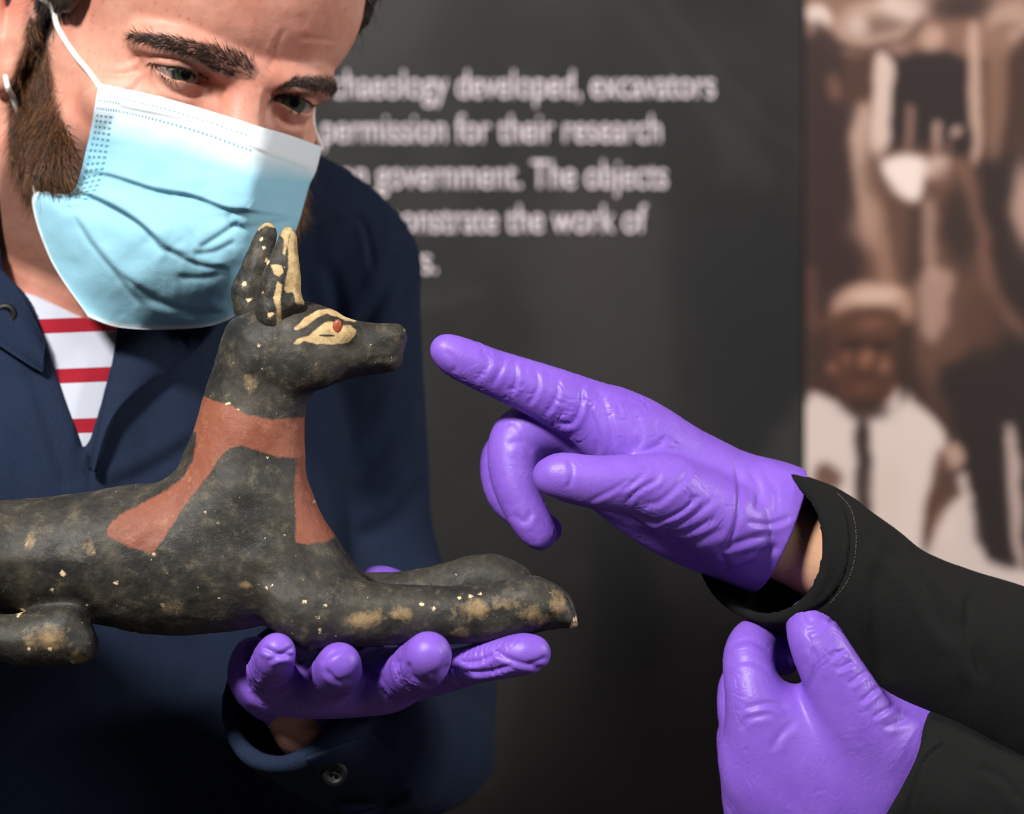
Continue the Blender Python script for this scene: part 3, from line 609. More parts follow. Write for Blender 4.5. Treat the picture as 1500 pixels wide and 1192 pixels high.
def gripping_hand():
    H = Field((85, -60, 1120), (215, 60, 1270), .75); ch = []
    ch.append((H.chain([(1185, 906, 6, 27), (1188, 917, -2, 31), (1197, 942, -8, 35), (1212, 972, -9, 39), (1234, 1015, -8, 46), (1258, 1066, -4, 56), (1282, 1116, 4, 66)], 4), .9))
    ch.append((H.chain([(1150, 970, 36, 18), (1140, 952, 34, 22), (1128, 940, 34, 26), (1108, 938, 24, 30), (1098, 958, 13, 33), (1099, 992, 5, 34), (1113, 1042, 1, 42), (1150, 1100, 6, 58)], 4), .7))
    ch.append((H.chain([(1120, 985, 52, 20), (1098, 985, 44, 25), (1084, 1005, 34, 28), (1085, 1045, 24, 31), (1110, 1100, 14, 44), (1150, 1140, 10, 56)], 3), .5))
    ch.append((H.chain([(1112, 1050, 64, 20), (1090, 1055, 56, 25), (1080, 1080, 46, 27), (1088, 1115, 36, 30), (1118, 1150, 26, 42), (1160, 1180, 20, 52)], 3), .5))
    ch.append((H.chain([(1120, 1110, 72, 18), (1098, 1120, 64, 22), (1092, 1145, 54, 24), (1108, 1180, 42, 30), (1150, 1220, 30, 44)], 3), .5))
    n = (0, 1, 0)
    H.chain([(1150, 1110, 6, 66), (1210, 1140, 8, 96), (1290, 1150, 12, 104), (1380, 1160, 16, 100)], 14, n=n, q=.56)
    H.chain([(1140, 1180, 16, 60), (1220, 1210, 16, 90), (1320, 1240, 18, 90)], 10, n=n, q=.5)
    ch.append((np.array([list(P(a, b, c))+[r*.32] for a, b, c, r in ((1180, 1060, -10, 80), (1300, 1150, -10, 110))]), .35))
    H.plane(P(1338, 1135, 10), (.9, 0, -.42), 1)
    v, f = H.mesh(); v = relax(v, f, 2); v = wrinkle(v, f, ch, .4, 5, 4)
    z7 = lambda L: [(1000+a/2.24, 660+b/2.24) for a, b in L]
    v = creases(v, f, [(z7([(400, 600), (470, 570), (500, 550)]), .6, 4), (z7([(420, 640), (440, 700), (420, 780)]), .6, 5), (z7([(480, 680), (540, 650)]), .7, 4), (z7([(500, 720), (570, 690)]), .7, 4), (z7([(540, 770), (610, 720)]), .7, 4), (z7([(580, 830), (650, 770)]), .7, 4), (z7([(620, 880), (700, 830)]), .6, 4), (z7([(655, 910), (745, 880)]), .5, 5),
                       (z7([(150, 640), (220, 620), (290, 660)]), .5, 5), (z7([(150, 700), (220, 690), (285, 720)]), .5, 5), (z7([(190, 850), (280, 830), (350, 845)]), .7, 5), (z7([(195, 920), (210, 880), (300, 860)]), .6, 5), (z7([(290, 990), (320, 930), (380, 880)]), .5, 6), (z7([(300, 700), (320, 680), (350, 690)]), .4, 4), (z7([(400, 520), (420, 560), (480, 540)]), .5, 4)], 0)
    obj('glove', v, f, M['glove'], woman)['label'] = 'purple glove holding up the black cuff'
gripping_hand()

def woman_clothes():
    wy = 14
    # pointing arm: skin of the wrist and forearm
    A = Field((95, -30, 1180), (260, 75, 1340), 1.2)
    A.chain([(1090, 762, 26, 50), (1130, 782, 26, 56), (1180, 806, 27, 56), (1260, 850, 30, 62), (1400, 930, 36, 74), (1500, 990, 40, 80)], 3)
    v, f = A.mesh(); v = relax(v, f, 2); z = np.zeros(len(v))
    obj('forearm', v, f, m_skin('pale_skin', (226, 176, 144), (214, 158, 126)), woman, dict(flush=z, stubble=z))
    B = Field((150, -40, 1080), (330, 70, 1220), 2)
    B.chain([(1310, 1140, 14, 70), (1420, 1190, 20, 76), (1600, 1270, 40, 84)], 3, n=(0, 1, 0), q=.7)
    v, f = B.mesh(); z = np.zeros(len(v)); obj('forearm', v, f, bpy.data.materials['pale_skin'], woman, dict(flush=z, stubble=z))
    # top: sleeves, shoulders, trunk
    R_ = [(1080, 786, 18, 102), (1150, 806, 18, 106), (1215, 842, 22, 106), (1310, 915, 26, 112), (1430, 972, 32, 126), (1560, 1040, 50, 140), (1700, 1080, 110, 150), (1820, 960, 190, 160), (1860, 640, 240, 170)]
    L_ = [(1280, 1126, 12, 110), (1340, 1152, 14, 114), (1400, 1180, 18, 114), (1500, 1222, 26, 114), (1640, 1285, 60, 122), (1800, 1310, 120, 140), (1930, 1150, 220, 150), (2060, 700, 300, 160)]
    def finish(v, f):
        v = relax(v, f, 3); n = vnormals(v, f); edge = np.clip((v[:, 0]-P(1180, 0)[0])/30, .25, 1)
        v = v+n*((1.8*fbm(v/[60, 60, 34], 2)+1.0*fbm(v/[22, 22, 60]+4, 2))*edge)[:, None]
        return creases(v, f, [([(1214, 706), (1238, 742), (1246, 790), (1236, 846), (1206, 886), (1160, 905)], 1.3, 3.2), ([(1290, 790), (1350, 850), (1400, 950)], 2.2, 12), ([(1330, 800), (1390, 840), (1430, 900)], 2, 10), ([(1388, 1085), (1350, 1120), (1330, 1192)], 1.2, 3.2), ([(1300, 800), (1280, 900), (1300, 1000)], 2, 14), ([(1430, 1122), (1470, 1140), (1500, 1180)], 1.5, 8), ([(1440, 840), (1420, 920), (1440, 1000)], 2, 12)], 0)
    def stitch(v, f, line, num):
        bv = BVHTree.FromPolygons([tuple(p) for p in v], [tuple(int(i) for i in q) for q in f]); pts = spline(line, 30); o = Vector((0, -DC, Z0)); VV = []; FF = []
        for k in range(num):
            i = int(k/num*(len(pts)-2)); hit = []
            for q in (pts[i], pts[i]+(pts[i+1]-pts[i])/np.linalg.norm(pts[i+1]-pts[i])*3.0):
                h = bv.ray_cast(o, (Vector(tuple(P(*q)))-o).normalized())
                if h[0] is not None: hit.append(np.array(h[0])+np.array(h[1])*.15)
            if len(hit) < 2: continue
            a, b = hit; d = (b-a)/np.linalg.norm(b-a); s1 = np.cross(d, [0, 1, 0]); s1 /= np.linalg.norm(s1); s2 = np.cross(d, s1); n0 = len(VV)
            for c in (a, b):
                for g in range(4): VV.append(c+.26*(s1*math.cos(g*1.571)+s2*math.sin(g*1.571)))
            FF += [(n0+g, n0+(g+1) % 4, n0+4+(g+1) % 4, n0+4+g) for g in range(4)]+[(n0+3, n0+2, n0+1, n0), (n0+4, n0+5, n0+6, n0+7)]
        obj('stitching', VV, FF, m_plain('grey_thread', (74, 70, 64), .8, .2, .1, 200, 0), woman)['kind'] = 'stuff'
    S = Field((70, -50, 1150), (300, 100, 1345), 1.25); S.chain(R_[:7], 6)
    S.plane(P(1115, 800, 14), (-.72, -.66, .16), .8)
    S.chain([(1000, 765, 14, 94), (1090, 790, 18, 95), (1150, 806, 18, 99), (1215, 842, 22, 99), (1290, 895, 24, 90)], 1, op='s')
    v, f = S.mesh(); v = finish(v, f); stitch(v, f, [(1226, 722), (1247, 748), (1254, 794), (1244, 846), (1216, 884)], 46); obj('sleeve', v, f, M['black'], woman)['label'] = 'black sleeve with a loose turned hem on the pointing arm'
    S = Field((130, -50, 1040), (310, 120, 1220), 1.25); S.chain(L_[:6], 6)
    S.plane(P(1306, 1140, 12), (-.9, 0, .42), .8); S.chain([(1240, 1110, 10, 100), (1340, 1156, 14, 103), (1400, 1182, 18, 96)], 1, op='s')
    v, f = S.mesh(); obj('sleeve', finish(v, f), f, M['black'], woman)
    S = Field((255, -40, 820), (640, 420, 1560), 3.0); S.chain(R_[4:], 6); S.chain(L_[3:], 6)
    S.mchain([np.array([500, 300, 1000, 130.]), np.array([505, 300, 1200, 135.]), np.array([510, 290, 1330, 125.]), np.array([510, 285, 1400, 70.])], 20, n=(.6, -.8, 0), q=.72)
    v, f = S.mesh(); obj('top', finish(v, f), f, M['black'], woman)['label'] = 'black long-sleeved top'
woman_clothes()

# ------------------------------------------------------------------ man holding the statue
man = thing('person', 'bearded person in navy jacket, striped shirt and blue face mask holding the statue', 'person', (-235, 175, 0))
def pose(y, p, r):
    cy, sy, cp, sp, cr, sr = math.cos(y), math.sin(y), math.cos(p), math.sin(p), math.cos(r), math.sin(r)
    return np.array([[cr, 0, sr], [0, 1, 0], [-sr, 0, cr]])@np.array([[cy, -sy, 0], [sy, cy, 0], [0, 0, 1]])@np.array([[1, 0, 0], [0, cp, -sp], [0, sp, cp]])
class Head:
    def __init__(s, R, T, k=1.0): s.R, s.T, s.k = R, np.array(T, float), k
    def p(s, x, f, u): return s.R@(np.array([x, -f, u])*s.k)+s.T
    def ell(s, F, c, r, k, op='u'): F.ell(s.p(*c), [q*s.k for q in r], k, s.R, op)
    def ch(s, F, pts, k, op='u', sub=3): return F.mchain([np.r_[s.p(*q[:3]), q[3]*s.k] for q in pts], k, sub=sub, op=op)
    def local(s, v): q = ((v-s.T)@s.R)/s.k; q[:, 1] *= -1; return q
    def ray(s, px, py, fwd):
        """point on the sight line of a pixel that lies at the given local forward distance"""
        a, b = P(px, py, 0), P(px, py, 100); g = lambda q: -((q-s.T)@s.R)[1]/s.k
        fa, fb = g(a), g(b); return a+(b-a)*((fwd-fa)/(fb-fa))
HM = Head(pose(.586, .268, .202), (-132.4, 55, Z0+154.9), 1.017)

def head_field(H, F, eyes=None):
    H.ell(F, (0, -90, 40), (73, 97, 84), 0); H.ell(F, (0, -36, 42), (63, 40, 50), 18); H.ell(F, (0, -45, -25), (61, 50, 62), 16); H.ell(F, (0, -36, -80), (46, 42, 34), 14); H.ell(F, (0, -84, -16), (70, 46, 56), 14)
    for q in (-1, 1):
        H.ell(F, (q*42, -27, -26), (20, 14, 13), 12); H.ell(F, (q*54, -58, -62), (14, 30, 26), 14); H.ell(F, (q*54, -30, -60), (14, 20, 24), 12) if q > 0 else None
        H.ch(F, [(q*50, -18, 9, 6), (q*36, -6, 12, 7), (q*18, 1.5, 10, 7), (0, 1, 8, 7)], 7)
        H.ell(F, (q*31, 5, -4), (17, 11, 10), 7, 's')
        H.ell(F, (q*31, -12.0, -1), (13.9, 13.9, 13.5), 3)
        H.ell(F, (q*29, -8, -14), (14, 8, 5), 6)
    H.ch(F, [(0, -1, 8, 8), (0, 7, -6, 7.6), (0, 15, -22, 8), (0, 22, -38, 10)], 7)
    for q in (-1, 1): H.ell(F, (q*12, 12, -42), (8, 10, 8), 5)
    H.ell(F, (0, 6, -72), (24, 10, 11), 8); H.ell(F, (0, 2, -105), (22, 14, 14), 10)
    for q in (-1, 1):                                      # ears
        E = lambda c, r, k, op='u': H.ell(F, (q*c[0], c[1], c[2]), r, k, op)
        X = lambda pts, k, op='u': H.ch(F, [(q*a, b, c, r) for a, b, c, r in pts], k, op)
        E((78, -98, -8), (6, 17, 30), 3); X([(76, -84, 2, 4), (82, -88, 22, 4.2), (88, -104, 30, 4.5), (90, -118, 14, 4.5), (88, -114, -8, 4.5), (84, -104, -24, 5)], 3)
        E((80, -95, -36), (6.5, 10, 12.5), 3); E((86, -96, -4), (6, 10, 15), 3, 's'); E((78, -83, -8), (4, 4, 6), 4)
bvh_cache = {}
def raycast(bvh, px, py):
    o = Vector(tuple(np.array([0, -DC, Z0]))); d = Vector(tuple(P(px, py, 0)-np.array([0, -DC, Z0]))).normalized()
    h = bvh.ray_cast(o, d); return h
def strands(name, roots, parent, cols, seg=3):
    """roots: (point, direction, normal, length, width); thin tapering three-sided hairs"""
    V = []; Fq = []; C = []; rs = np.random.RandomState(len(roots))
    for p, d, n, L, wd in roots:
        p = np.array(p); d = np.array(d)/np.linalg.norm(d); n = np.array(n); b = np.cross(d, n); b = b/(np.linalg.norm(b)+1e-6); c = np.cross(b, d)
        i0 = len(V); col = cols[rs.randint(len(cols))]*(.75+.5*rs.rand()); bend = (rs.rand()-.2)*.4; side = (rs.rand()-.5)*.7
        for k in range(seg):
            t = k/(seg-1); q = p+d*L*t-n*bend*L*t*t+b*side*L*t*t; r = wd*(1-.85*t)
            for a in (0, 2.1, 4.2): V.append(q+(b*math.cos(a)+c*math.sin(a))*r); C.append(col)
        for k in range(seg-1):
            for a in range(3): e = (a+1) % 3; Fq.append((i0+3*k+a, i0+3*k+e, i0+3*k+3+e, i0+3*k+3+a))
    o = obj(name, np.array(V), np.array(Fq), M['hair'], parent, dict(col=np.array(C))); o['kind'] = 'stuff'; return o

def build_man_head():
    F = Field((-300, -10, 1290), (-40, 270, 1650), 1.15)
    head_field(HM, F)
    HM.ch(F, [(0, -85, -60, 56), (0, -92, -110, 58)], 14); nb = HM.p(0, -92, -110)
    F.mchain([np.r_[nb+[-4, 0, 0], 60.], np.r_[nb+[-6, 34, -60], 60.], np.r_[nb+[-6, 58, -130], 66.]], 16); F.mchain([np.r_[HM.p(-24, -112, -60), 50.], np.r_[HM.p(-26, -118, -110), 52.], np.r_[nb+[-34, 50, -90], 56.]], 14)
    # eye openings
    z2 = lambda L: [(200+a/4.41, 40+b/4.41) for a, b in L]
    eR = z2([(105, 245), (200, 258), (300, 270), (400, 300), (475, 338), (400, 350), (320, 346), (220, 326), (150, 285)])
    eL = z2([(875, 462), (950, 436), (1040, 444), (1120, 492), (1200, 545), (1110, 540), (1040, 545), (960, 502)])
    BR, BL = z2([(-40, 45), (20, 40), (180, 55), (300, 70), (480, 120), (640, 175), (760, 215), (790, 290), (760, 340), (640, 330), (520, 270), (400, 190), (250, 150), (100, 110), (0, 80)]), z2([(880, 410), (950, 370), (1050, 320), (1180, 310), (1290, 330), (1360, 395), (1345, 440), (1260, 445), (1180, 415), (1050, 385), (940, 410)])
    for pp, q in ((eR, -1), (eL, 1)):
        c = HM.p(q*31, 2, -1); F.prism(pp, c[1], c[1]-22, c[1]+12, .8, 's', 2)
    v, f = F.mesh(); v = relax(v, f, 2, .5)
    v = creases(v, f, [(z2([(60, 190), (180, 200), (320, 225), (440, 275), (490, 330)]), .9, 3), (z2([(110, 300), (200, 400), (330, 440), (470, 420)]), .9, 4), (z2([(870, 430), (960, 385), (1060, 385), (1180, 440)]), .8, 3), (z2([(900, 560), (980, 630), (1080, 630), (1160, 560)]), .9, 4),
                       (z2([(960, 0), (900, 120), (880, 220), (830, 300)]), .4, 5), (z2([(40, 260), (-80, 300), (-200, 300)]), .6, 4), (z2([(60, 310), (-20, 400), (-120, 430)]), .5, 4), (z2([(-60, 240), (20, 180), (110, 215)]), .7, 4), (z2([(1050, 70), (1150, 75), (1300, 90)]), .4, 4), (z2([(850, 400), (830, 480), (820, 580)]), .5, 5), (z2([(510, 350), (560, 380), (600, 450)]), .4, 5)], 0)
    n = vnormals(v, f); v = v+n*(.25*fbm(v/9, 3))[:, None]
    s = KP*(1+v[:, 1]/DC); u = 750+v[:, 0]/s; t = 596-(v[:, 2]-Z0)/s; loc = HM.local(v)
    beard = [(42, 20), (62, 40), (72, 80), (78, 130), (92, 170), (108, 205), (112, 225), (102, 272), (92, 284), (52, 296), (40, 290), (20, 240), (12, 160), (20, 120), (34, 80)]
    st = np.clip(.5-polysdf(u, t, beard)/14, 0, 1)*.85*(loc[:, 0] < 10); st = np.maximum(st, np.clip((-loc[:, 2]-36)/12, 0, 1)*np.clip((loc[:, 1]+75)/12, 0, 1)*.85*(loc[:, 0] > 0))
    st = np.maximum(st, np.clip((-40-loc[:, 2])/10, 0, 1)*np.clip((loc[:, 1]+88)/10, 0, 1)*np.clip((loc[:, 2]+128)/8, 0, 1)*.8)
    hairm = np.clip(.5-polysdf(u, t, [(52, -30), (116, -30), (104, 14), (84, 30), (66, 62), (54, 50)])/8, 0, 1); st = np.maximum(st, hairm*.8*(loc[:, 0] < -30))
    for bp in (BR, BL): st = np.maximum(st, np.clip(.4-polysdf(u, t, bp)/8, 0, .6)*(loc[:, 1] > -40))
    fl = np.exp(-((u-380)**2+(t-20)**2)/120**2)*.25+np.exp(-((u-20)**2+(t-10)**2)/30**2)*.6+np.exp(-((u-330)**2+(t-135)**2)/40**2)*.3
    o = obj('body', v, f, M['skin'], man, dict(flush=fl, stubble=st))
    bv = BVHTree.FromPolygons([tuple(p) for p in v], [tuple(int(i) for i in q) for q in f])
    # eyeballs
    for q, ic in ((-1, (273, 109)), (1, (432, 150))):
        c = HM.p(q*31, -12, -1); G = Field(c-14, c+14, .6); G.ell(c, (12.4*1.017,)*3, 0)
        ev, ef = G.mesh(); tgt = HM.ray(*ic, 0.5); ax = (tgt-c)/np.linalg.norm(tgt-c); ang = np.degrees(np.arccos(np.clip(((ev-c)@ax)/np.linalg.norm(ev-c, axis=1), -1, 1)))
        a = np.clip((ang-30)/3, 0, 1)[:, None]; b = np.clip((ang-12)/2, 0, 1)[:, None]
        col = lin((150, 132, 126))*a+(1-a)*(lin((70, 76, 64))*b+(1-b)*lin((10, 10, 10)))
        m = Mat('eyeball', .12, .6); m.base(m.attr('col', 'Color')); obj('eyeball', ev, ef, m.m, man, dict(col=col))
    rs = np.random.RandomState(2); dark = [lin(c) for c in ((40, 28, 24), (58, 40, 32), (48, 34, 28), (70, 48, 38))]
    def place(polyg, num, dirf, L, wd, jit=.3, lift=.25):
        pg = np.array(polyg, float); out = []; lo, hi = pg.min(0), pg.max(0); tries = 0
        while len(out) < num and tries < num*12:
            tries += 1; x, y = lo+(hi-lo)*rs.rand(2)
            if polysdf(np.array([x]), np.array([y]), pg)[0] > 0: continue
            h = raycast(bv, x, y)
            if h[0] is None: continue
            nn = np.array(h[1]); d2 = np.array(dirf(x, y), float); d2 = d2/np.linalg.norm(d2)+jit*rs.randn(2); d = np.array([d2[0], 0, -d2[1]]); d = d-nn*(d@nn); d = d/np.linalg.norm(d)+nn*(lift*(.3+rs.rand()))
            out.append((np.array(h[0])-nn*.3, d, nn, L*(.6+.7*rs.rand()), wd))
        return out
    br = place(BR, 1700, lambda x, y: (-1, -.12-.9*np.clip((x-300)/70, 0, 1)), 7, .2, .25, .15)
    bl = place(BL, 1000, lambda x, y: (.8, -.5) if x < 430 else (1, .25), 5.5, .2, .3, .15)
    strands('eyebrow', br, man, dark); strands('eyebrow', bl, man, dark)
    for line, dr, num, L in ((z2([(90, 232), (200, 250), (300, 262), (400, 294), (470, 332)]), (-.35, .55), 130, 4.4), (z2([(150, 300), (220, 336), (320, 352), (400, 355)]), (-.1, .9), 34, 2.6), (z2([(900, 448), (960, 432), (1040, 440), (1120, 488), (1200, 545)]), (.3, .5), 110, 4.2), (z2([(970, 510), (1040, 550), (1110, 545)]), (.1, .9), 24, 2.6)):
        ln = spline(line, 8); lash = []
        for k in range(num):
            x, y = ln[rs.randint(len(ln))]+rs.randn(2)*.6; h = raycast(bv, x, y)
            if h[0] is None: continue
            p = np.array(h[0]); lash.append((p-[0, 1, 0], np.array([dr[0]+.25*rs.randn(), -.9, -dr[1]+.1*rs.randn()]), np.array(h[1]), L*(.7+.5*rs.rand()), .2))
        strands('eyelashes', lash, man, [lin((24, 18, 16))])
    bc = [lin(c) for c in ((44, 29, 22), (60, 38, 26), (78, 48, 28), (52, 34, 25), (112, 70, 36), (40, 27, 22), (150, 100, 52), (128, 82, 44), (96, 60, 34), (172, 116, 62))]
    bd = place(beard, 3000, lambda x, y: (.15+(x-40)/160, 1), 12, .17, .35, .45)
    bd += place([(425, 225), (475, 210), (480, 250), (470, 300), (452, 345), (430, 340)], 420, lambda x, y: (.1, 1), 11, .17, .35, .5)
    strands('beard', bd, man, bc)
    hc = [lin(c) for c in ((36, 30, 28), (50, 40, 35), (62, 50, 42))]
    hr = place([(50, -60), (120, -60), (108, 10), (86, 26), (66, 60), (52, 56)], 700, lambda x, y: (-.3, 1), 14, .17, .35, .2)
    # hair cap above the hairline, with strands along the far temple
    C = Field((-290, 20, 1440), (-30, 290, 1690), 2.2); HM.ell(C, (0, -92, 44), (79, 102, 88), 0); cut = HM.p(0, -10, 62); C.plane(cut, HM.R@np.array([0, -.95, -.35]), 4); C.plane(HM.p(0, -60, 18), HM.R@np.array([0, -.55, -.83]), 3)
    HM.ell(C, (-74, -66, 24), (8, 14, 22), 5); HM.ell(C, (70, -52, 62), (10, 18, 30), 6)
    for q in (-1, 1): HM.ell(C, (q*88, -100, -6), (14, 20, 34), 2, 's')
    cv, cf = C.mesh(); cn = vnormals(cv, cf); cv = cv+cn*(2.2*fbm(cv/[7, 7, 22], 3))[:, None]
    hm = m_plain('dark_hair', (44, 36, 32), .5, .4, .3, 300, .5, 500); hb = obj('hair', cv, cf, hm, man)
    for _ in range(900):
        i = rs.randint(len(cv)); l = HM.local(cv[i:i+1])[0]
        if l[1] > -150 and l[2] < 120: hr.append((cv[i], np.array([.2*rs.randn(), .2*rs.randn(), -.6])+cn[i]*.4, cn[i], 14*(.6+.6*rs.rand()), .2))
    strands('hair_strands', hr, man, hc)
    return bv
head_bvh = build_man_head()

def face_mask():
    rows = [[(145, 122, -25), (180, 129, -12), (230, 140, -1), (300, 160, 10), (374, 183, 25), (425, 198, 9), (472, 215, -10)],
            [(138, 158, -27), (175, 163, -10), (228, 175, 3), (300, 196, 17), (373, 222, 34), (420, 232, 15), (463, 250, -5)],
            [(127, 215, -30), (168, 220, -8), (225, 230, 9), (298, 250, 26), (368, 272, 42), (412, 272, 21), (453, 272, -1)],
            [(104, 283, -36), (155, 274, -8), (222, 282, 13), (296, 303, 32), (362, 318, 44), (405, 312, 25), (444, 304, 3)],
            [(48, 286, -50), (122, 332, -12), (205, 347, 16), (285, 362, 35), (350, 372, 44), (396, 362, 29), (434, 336, 8)],
            [(73, 378, -34), (138, 402, -6), (210, 417, 16), (280, 427, 29), (335, 427, 34), (375, 415, 25), (412, 388, 12)],
            [(130, 464, -8), (165, 477, -4), (210, 482, 2), (270, 481, 8), (315, 475, 12), (348, 460, 13), (380, 432, 10)]]
    A = np.array(rows, float); n = 26
    B = np.stack([spline(r, n) for r in A]); B = np.stack([spline(B[:, j], n) for j in range(B.shape[1])], 1)
    nu, nv = B.shape[:2]; px, py, fw = B[..., 0].ravel(), B[..., 1].ravel(), B[..., 2].ravel().copy()
    V, U = np.meshgrid(np.linspace(0, 1, nu), np.linspace(0, 1, nv), indexing='ij'); U, V = U.ravel(), V.ravel()
    z1 = lambda L: [(a/2.483, b/2.483) for a, b in L]
    # pleats: the sheet steps back below each fold line; fine creases radiate from the side
    def fold(line, a, wd, step=0.0, rng=90):
        wd *= 1.5; a *= .8; step *= 1.8
        pts = spline(z1(line), 5); d = np.full(len(px), 1e9); sg = np.zeros(len(px)); tt = np.zeros(len(px)); m = len(pts)-1
        for i in range(m):
            e = pts[i+1]-pts[i]; k = np.clip(((px-pts[i][0])*e[0]+(py-pts[i][1])*e[1])/(e@e), 0, 1); dx = px-pts[i][0]-k*e[0]; dy = py-pts[i][1]-k*e[1]
            q = np.hypot(dx, dy) < d; d[q] = np.hypot(dx, dy)[q]; sg[q] = (e[0]*dy-e[1]*dx)[q]; tt[q] = ((i+k)/m)[q]
        s = np.sign(sg); fade = np.clip(np.minimum(tt+.02, 1-tt)*6, 0, 1); return fade*(-a*np.exp(-(d/wd)**2)+step*np.tanh(d/3.2)*np.where(s < 0, 1.2*np.exp(-d/24), -.8*np.exp(-d/30)))
    fw += fold([(290, 625), (400, 640), (560, 690), (700, 715), (820, 760), (900, 770), (1050, 790)], .7, 1.8, 1.05)
    fw += fold([(250, 690), (330, 715), (440, 770), (530, 835), (600, 920)], 1.6, 3, 2.0)
    for ln, a, wd, st in (([(270, 780), (330, 880), (420, 990), (510, 1110)], 1.3, 3, .9), ([(600, 905), (720, 960), (840, 975)], .8, 3, .5), ([(420, 980), (560, 1080), (700, 1130), (830, 1130)], .7, 4, .6), ([(720, 900), (800, 850), (870, 800)], 1.1, 5, .6), ([(700, 920), (780, 910), (860, 870)], .7, 4, .4), ([(640, 1000), (760, 1000), (900, 940)], .7, 5, .4),
                          ([(340, 365), (480, 400), (700, 450), (930, 545), (1140, 630)], .5, 2, .3), ([(540, 840), (600, 900), (680, 930)], .8, 3, .3), ([(840, 770), (860, 820), (980, 810), (1080, 790)], .8, 5, .5), ([(220, 750), (300, 750), (350, 710)], .6, 3, .3)):
        fw += fold(ln, a, wd, st)
    fw += .5*fbm(np.c_[px/38, py/38, 0*px], 3)+1.6*fbm(np.c_[px/85, py/60, 0*px+3], 2)*np.clip((V-.3)*4, 0, 1)
    cl = np.zeros(len(px))
    for q in range(len(px)):
        h = raycast(head_bvh, px[q], py[q])
        if h[0] is not None:
            hf = HM.local(np.array([h[0]]))[0, 1]; cl[q] = max(0, hf+2.2-fw[q])
    cl = cl.reshape(nu, nv)
    for _ in range(5): d_ = np.pad(cl, 1, 'edge'); cl = np.maximum(cl, (d_[:-2, 1:-1]+d_[2:, 1:-1]+d_[1:-1, :-2]+d_[1:-1, 2:])/4)
    fw = fw+cl.ravel()
    v = np.array([HM.ray(a, b, c) for a, b, c in zip(px, py, fw)])
    i = np.arange(nu*nv).reshape(nu, nv); f = np.stack([i[:-1, :-1], i[1:, :-1], i[1:, 1:], i[:-1, 1:]], -1).reshape(-1, 4)
    nn = vnormals(v, f); flip = (nn@(HM.R@np.array([0, -1., 0]))).mean() < 0
    if flip: f = f[:, ::-1]; nn = -nn
    N = len(v); v2 = np.r_[v, v-nn*.9]; f2 = np.r_[f, f[:, ::-1]+N]
    bd = np.r_[i[0, :], i[1:, -1], i[-1, -2::-1], i[-2:0:-1, 0]]; nx = np.roll(bd, -1); rim = np.stack([bd, nx, nx+N, bd+N], 1); f2 = np.r_[f2, rim if flip else rim[:, ::-1]]
    # printed and embossed detail lives in sheet coordinates
    m = Mat('mask_fabric', .8, .2); u_, v_ = m.attr('mu'), m.attr('mv')
    c = m.mix(m.ramp(v_, .15, .30), L4((228, 236, 240)), L4((152, 205, 225))); c = m.mix(m.ramp(m.attr('edge'), .35, .6), c, L4((214, 230, 236)))
    def dots(a, fa, b, lo, hi, la, ha, thin=.32):                   # a row of short marks along a, between lo..hi of b
        w_ = m.math('FRACT', m.math('MULTIPLY', a, fa)); k = m.math('LESS_THAN', m.math('ABSOLUTE', m.math('SUBTRACT', w_, .5)), thin)
        for s_, x, y in ((b, lo, hi), (a, la, ha)): k = m.math('MULTIPLY', k, m.math('MULTIPLY', m.math('GREATER_THAN', s_, x), m.math('LESS_THAN', s_, y)))
        return k
    ink = dots(u_, 64, v_, .088, .098, .12, .64, .25); ink = m.math('MAXIMUM', ink, dots(u_, 70, v_, .160, .174, .02, .66, .27))
    ink = m.math('MAXIMUM', ink, dots(u_, 60, v_, .118, .130, .01, .16, .3))
    for r0 in (.035, .062, .089, .116):
        ink = m.math('MAXIMUM', ink, dots(v_, 42, u_, r0, r0+.017, .19, .58, .22))
    ring = m.math('MULTIPLY', m.ramp(m.math('ADD', m.math('POWER', m.math('MULTIPLY', m.math('SUBTRACT', u_, .085), 28), 2), m.math('POWER', m.math('MULTIPLY', m.math('SUBTRACT', v_, .065), 26), 2)), 1, .8), m.ramp(m.n('ShaderNodeTexVoronoi', Scale=520.0).outputs['Distance'], .42, .3))
    ink = m.math('MAXIMUM', ink, ring)
    m.base(m.mix(m.math('MULTIPLY', ink, .8), c, L4((70, 132, 158)))); wv = m.noise(1100, 2); b1 = m.bump(wv, .18, .0005); b2 = m.bump(m.noise(60, 3, .5), .3, .002, b1)
    m.b.inputs['Subsurface Weight'].default_value = .15; m.b.inputs['Subsurface Radius'].default_value = (.002, .003, .003)
    ed = np.clip(np.maximum(1-U*30, (V-.955)/.045)*(V > .55), 0, 1)
    fm = obj('face_mask', v2, f2, m.m, man, dict(mu=np.r_[U, U], mv=np.r_[V, V], edge=np.r_[ed, ed])); fm['label'] = 'pale blue pleated disposable face mask'
    # ear loops
    lm = m_plain('white_elastic', (232, 226, 222), .7, .3, .04, 300, .3, 1500)
    def loop(pts, name='ear_loop'):
        F = Field(np.min(pts, 0)[:3]-6, np.max(pts, 0)[:3]+6, .7); F.mchain([np.r_[q, 1.55] for q in pts], .3, sub=6); a, b = F.mesh(); obj(name, relax(a, b, 1), b, lm, fm)
    def surf(x, y, off=2.0):
        h = raycast(head_bvh, x, y); return HM.ray(x, y, -95) if h[0] is None else np.array(h[0])+np.array(h[1])*off
    up = [HM.ray(147, 128, -24), surf(135, 108), surf(112, 78), surf(90, 42), surf(72, 10), surf(60, -14)]
    up += [HM.p(-80, -84, 40), HM.p(-82, -108, 36), HM.p(-80, -122, 14)]
    loop(up)
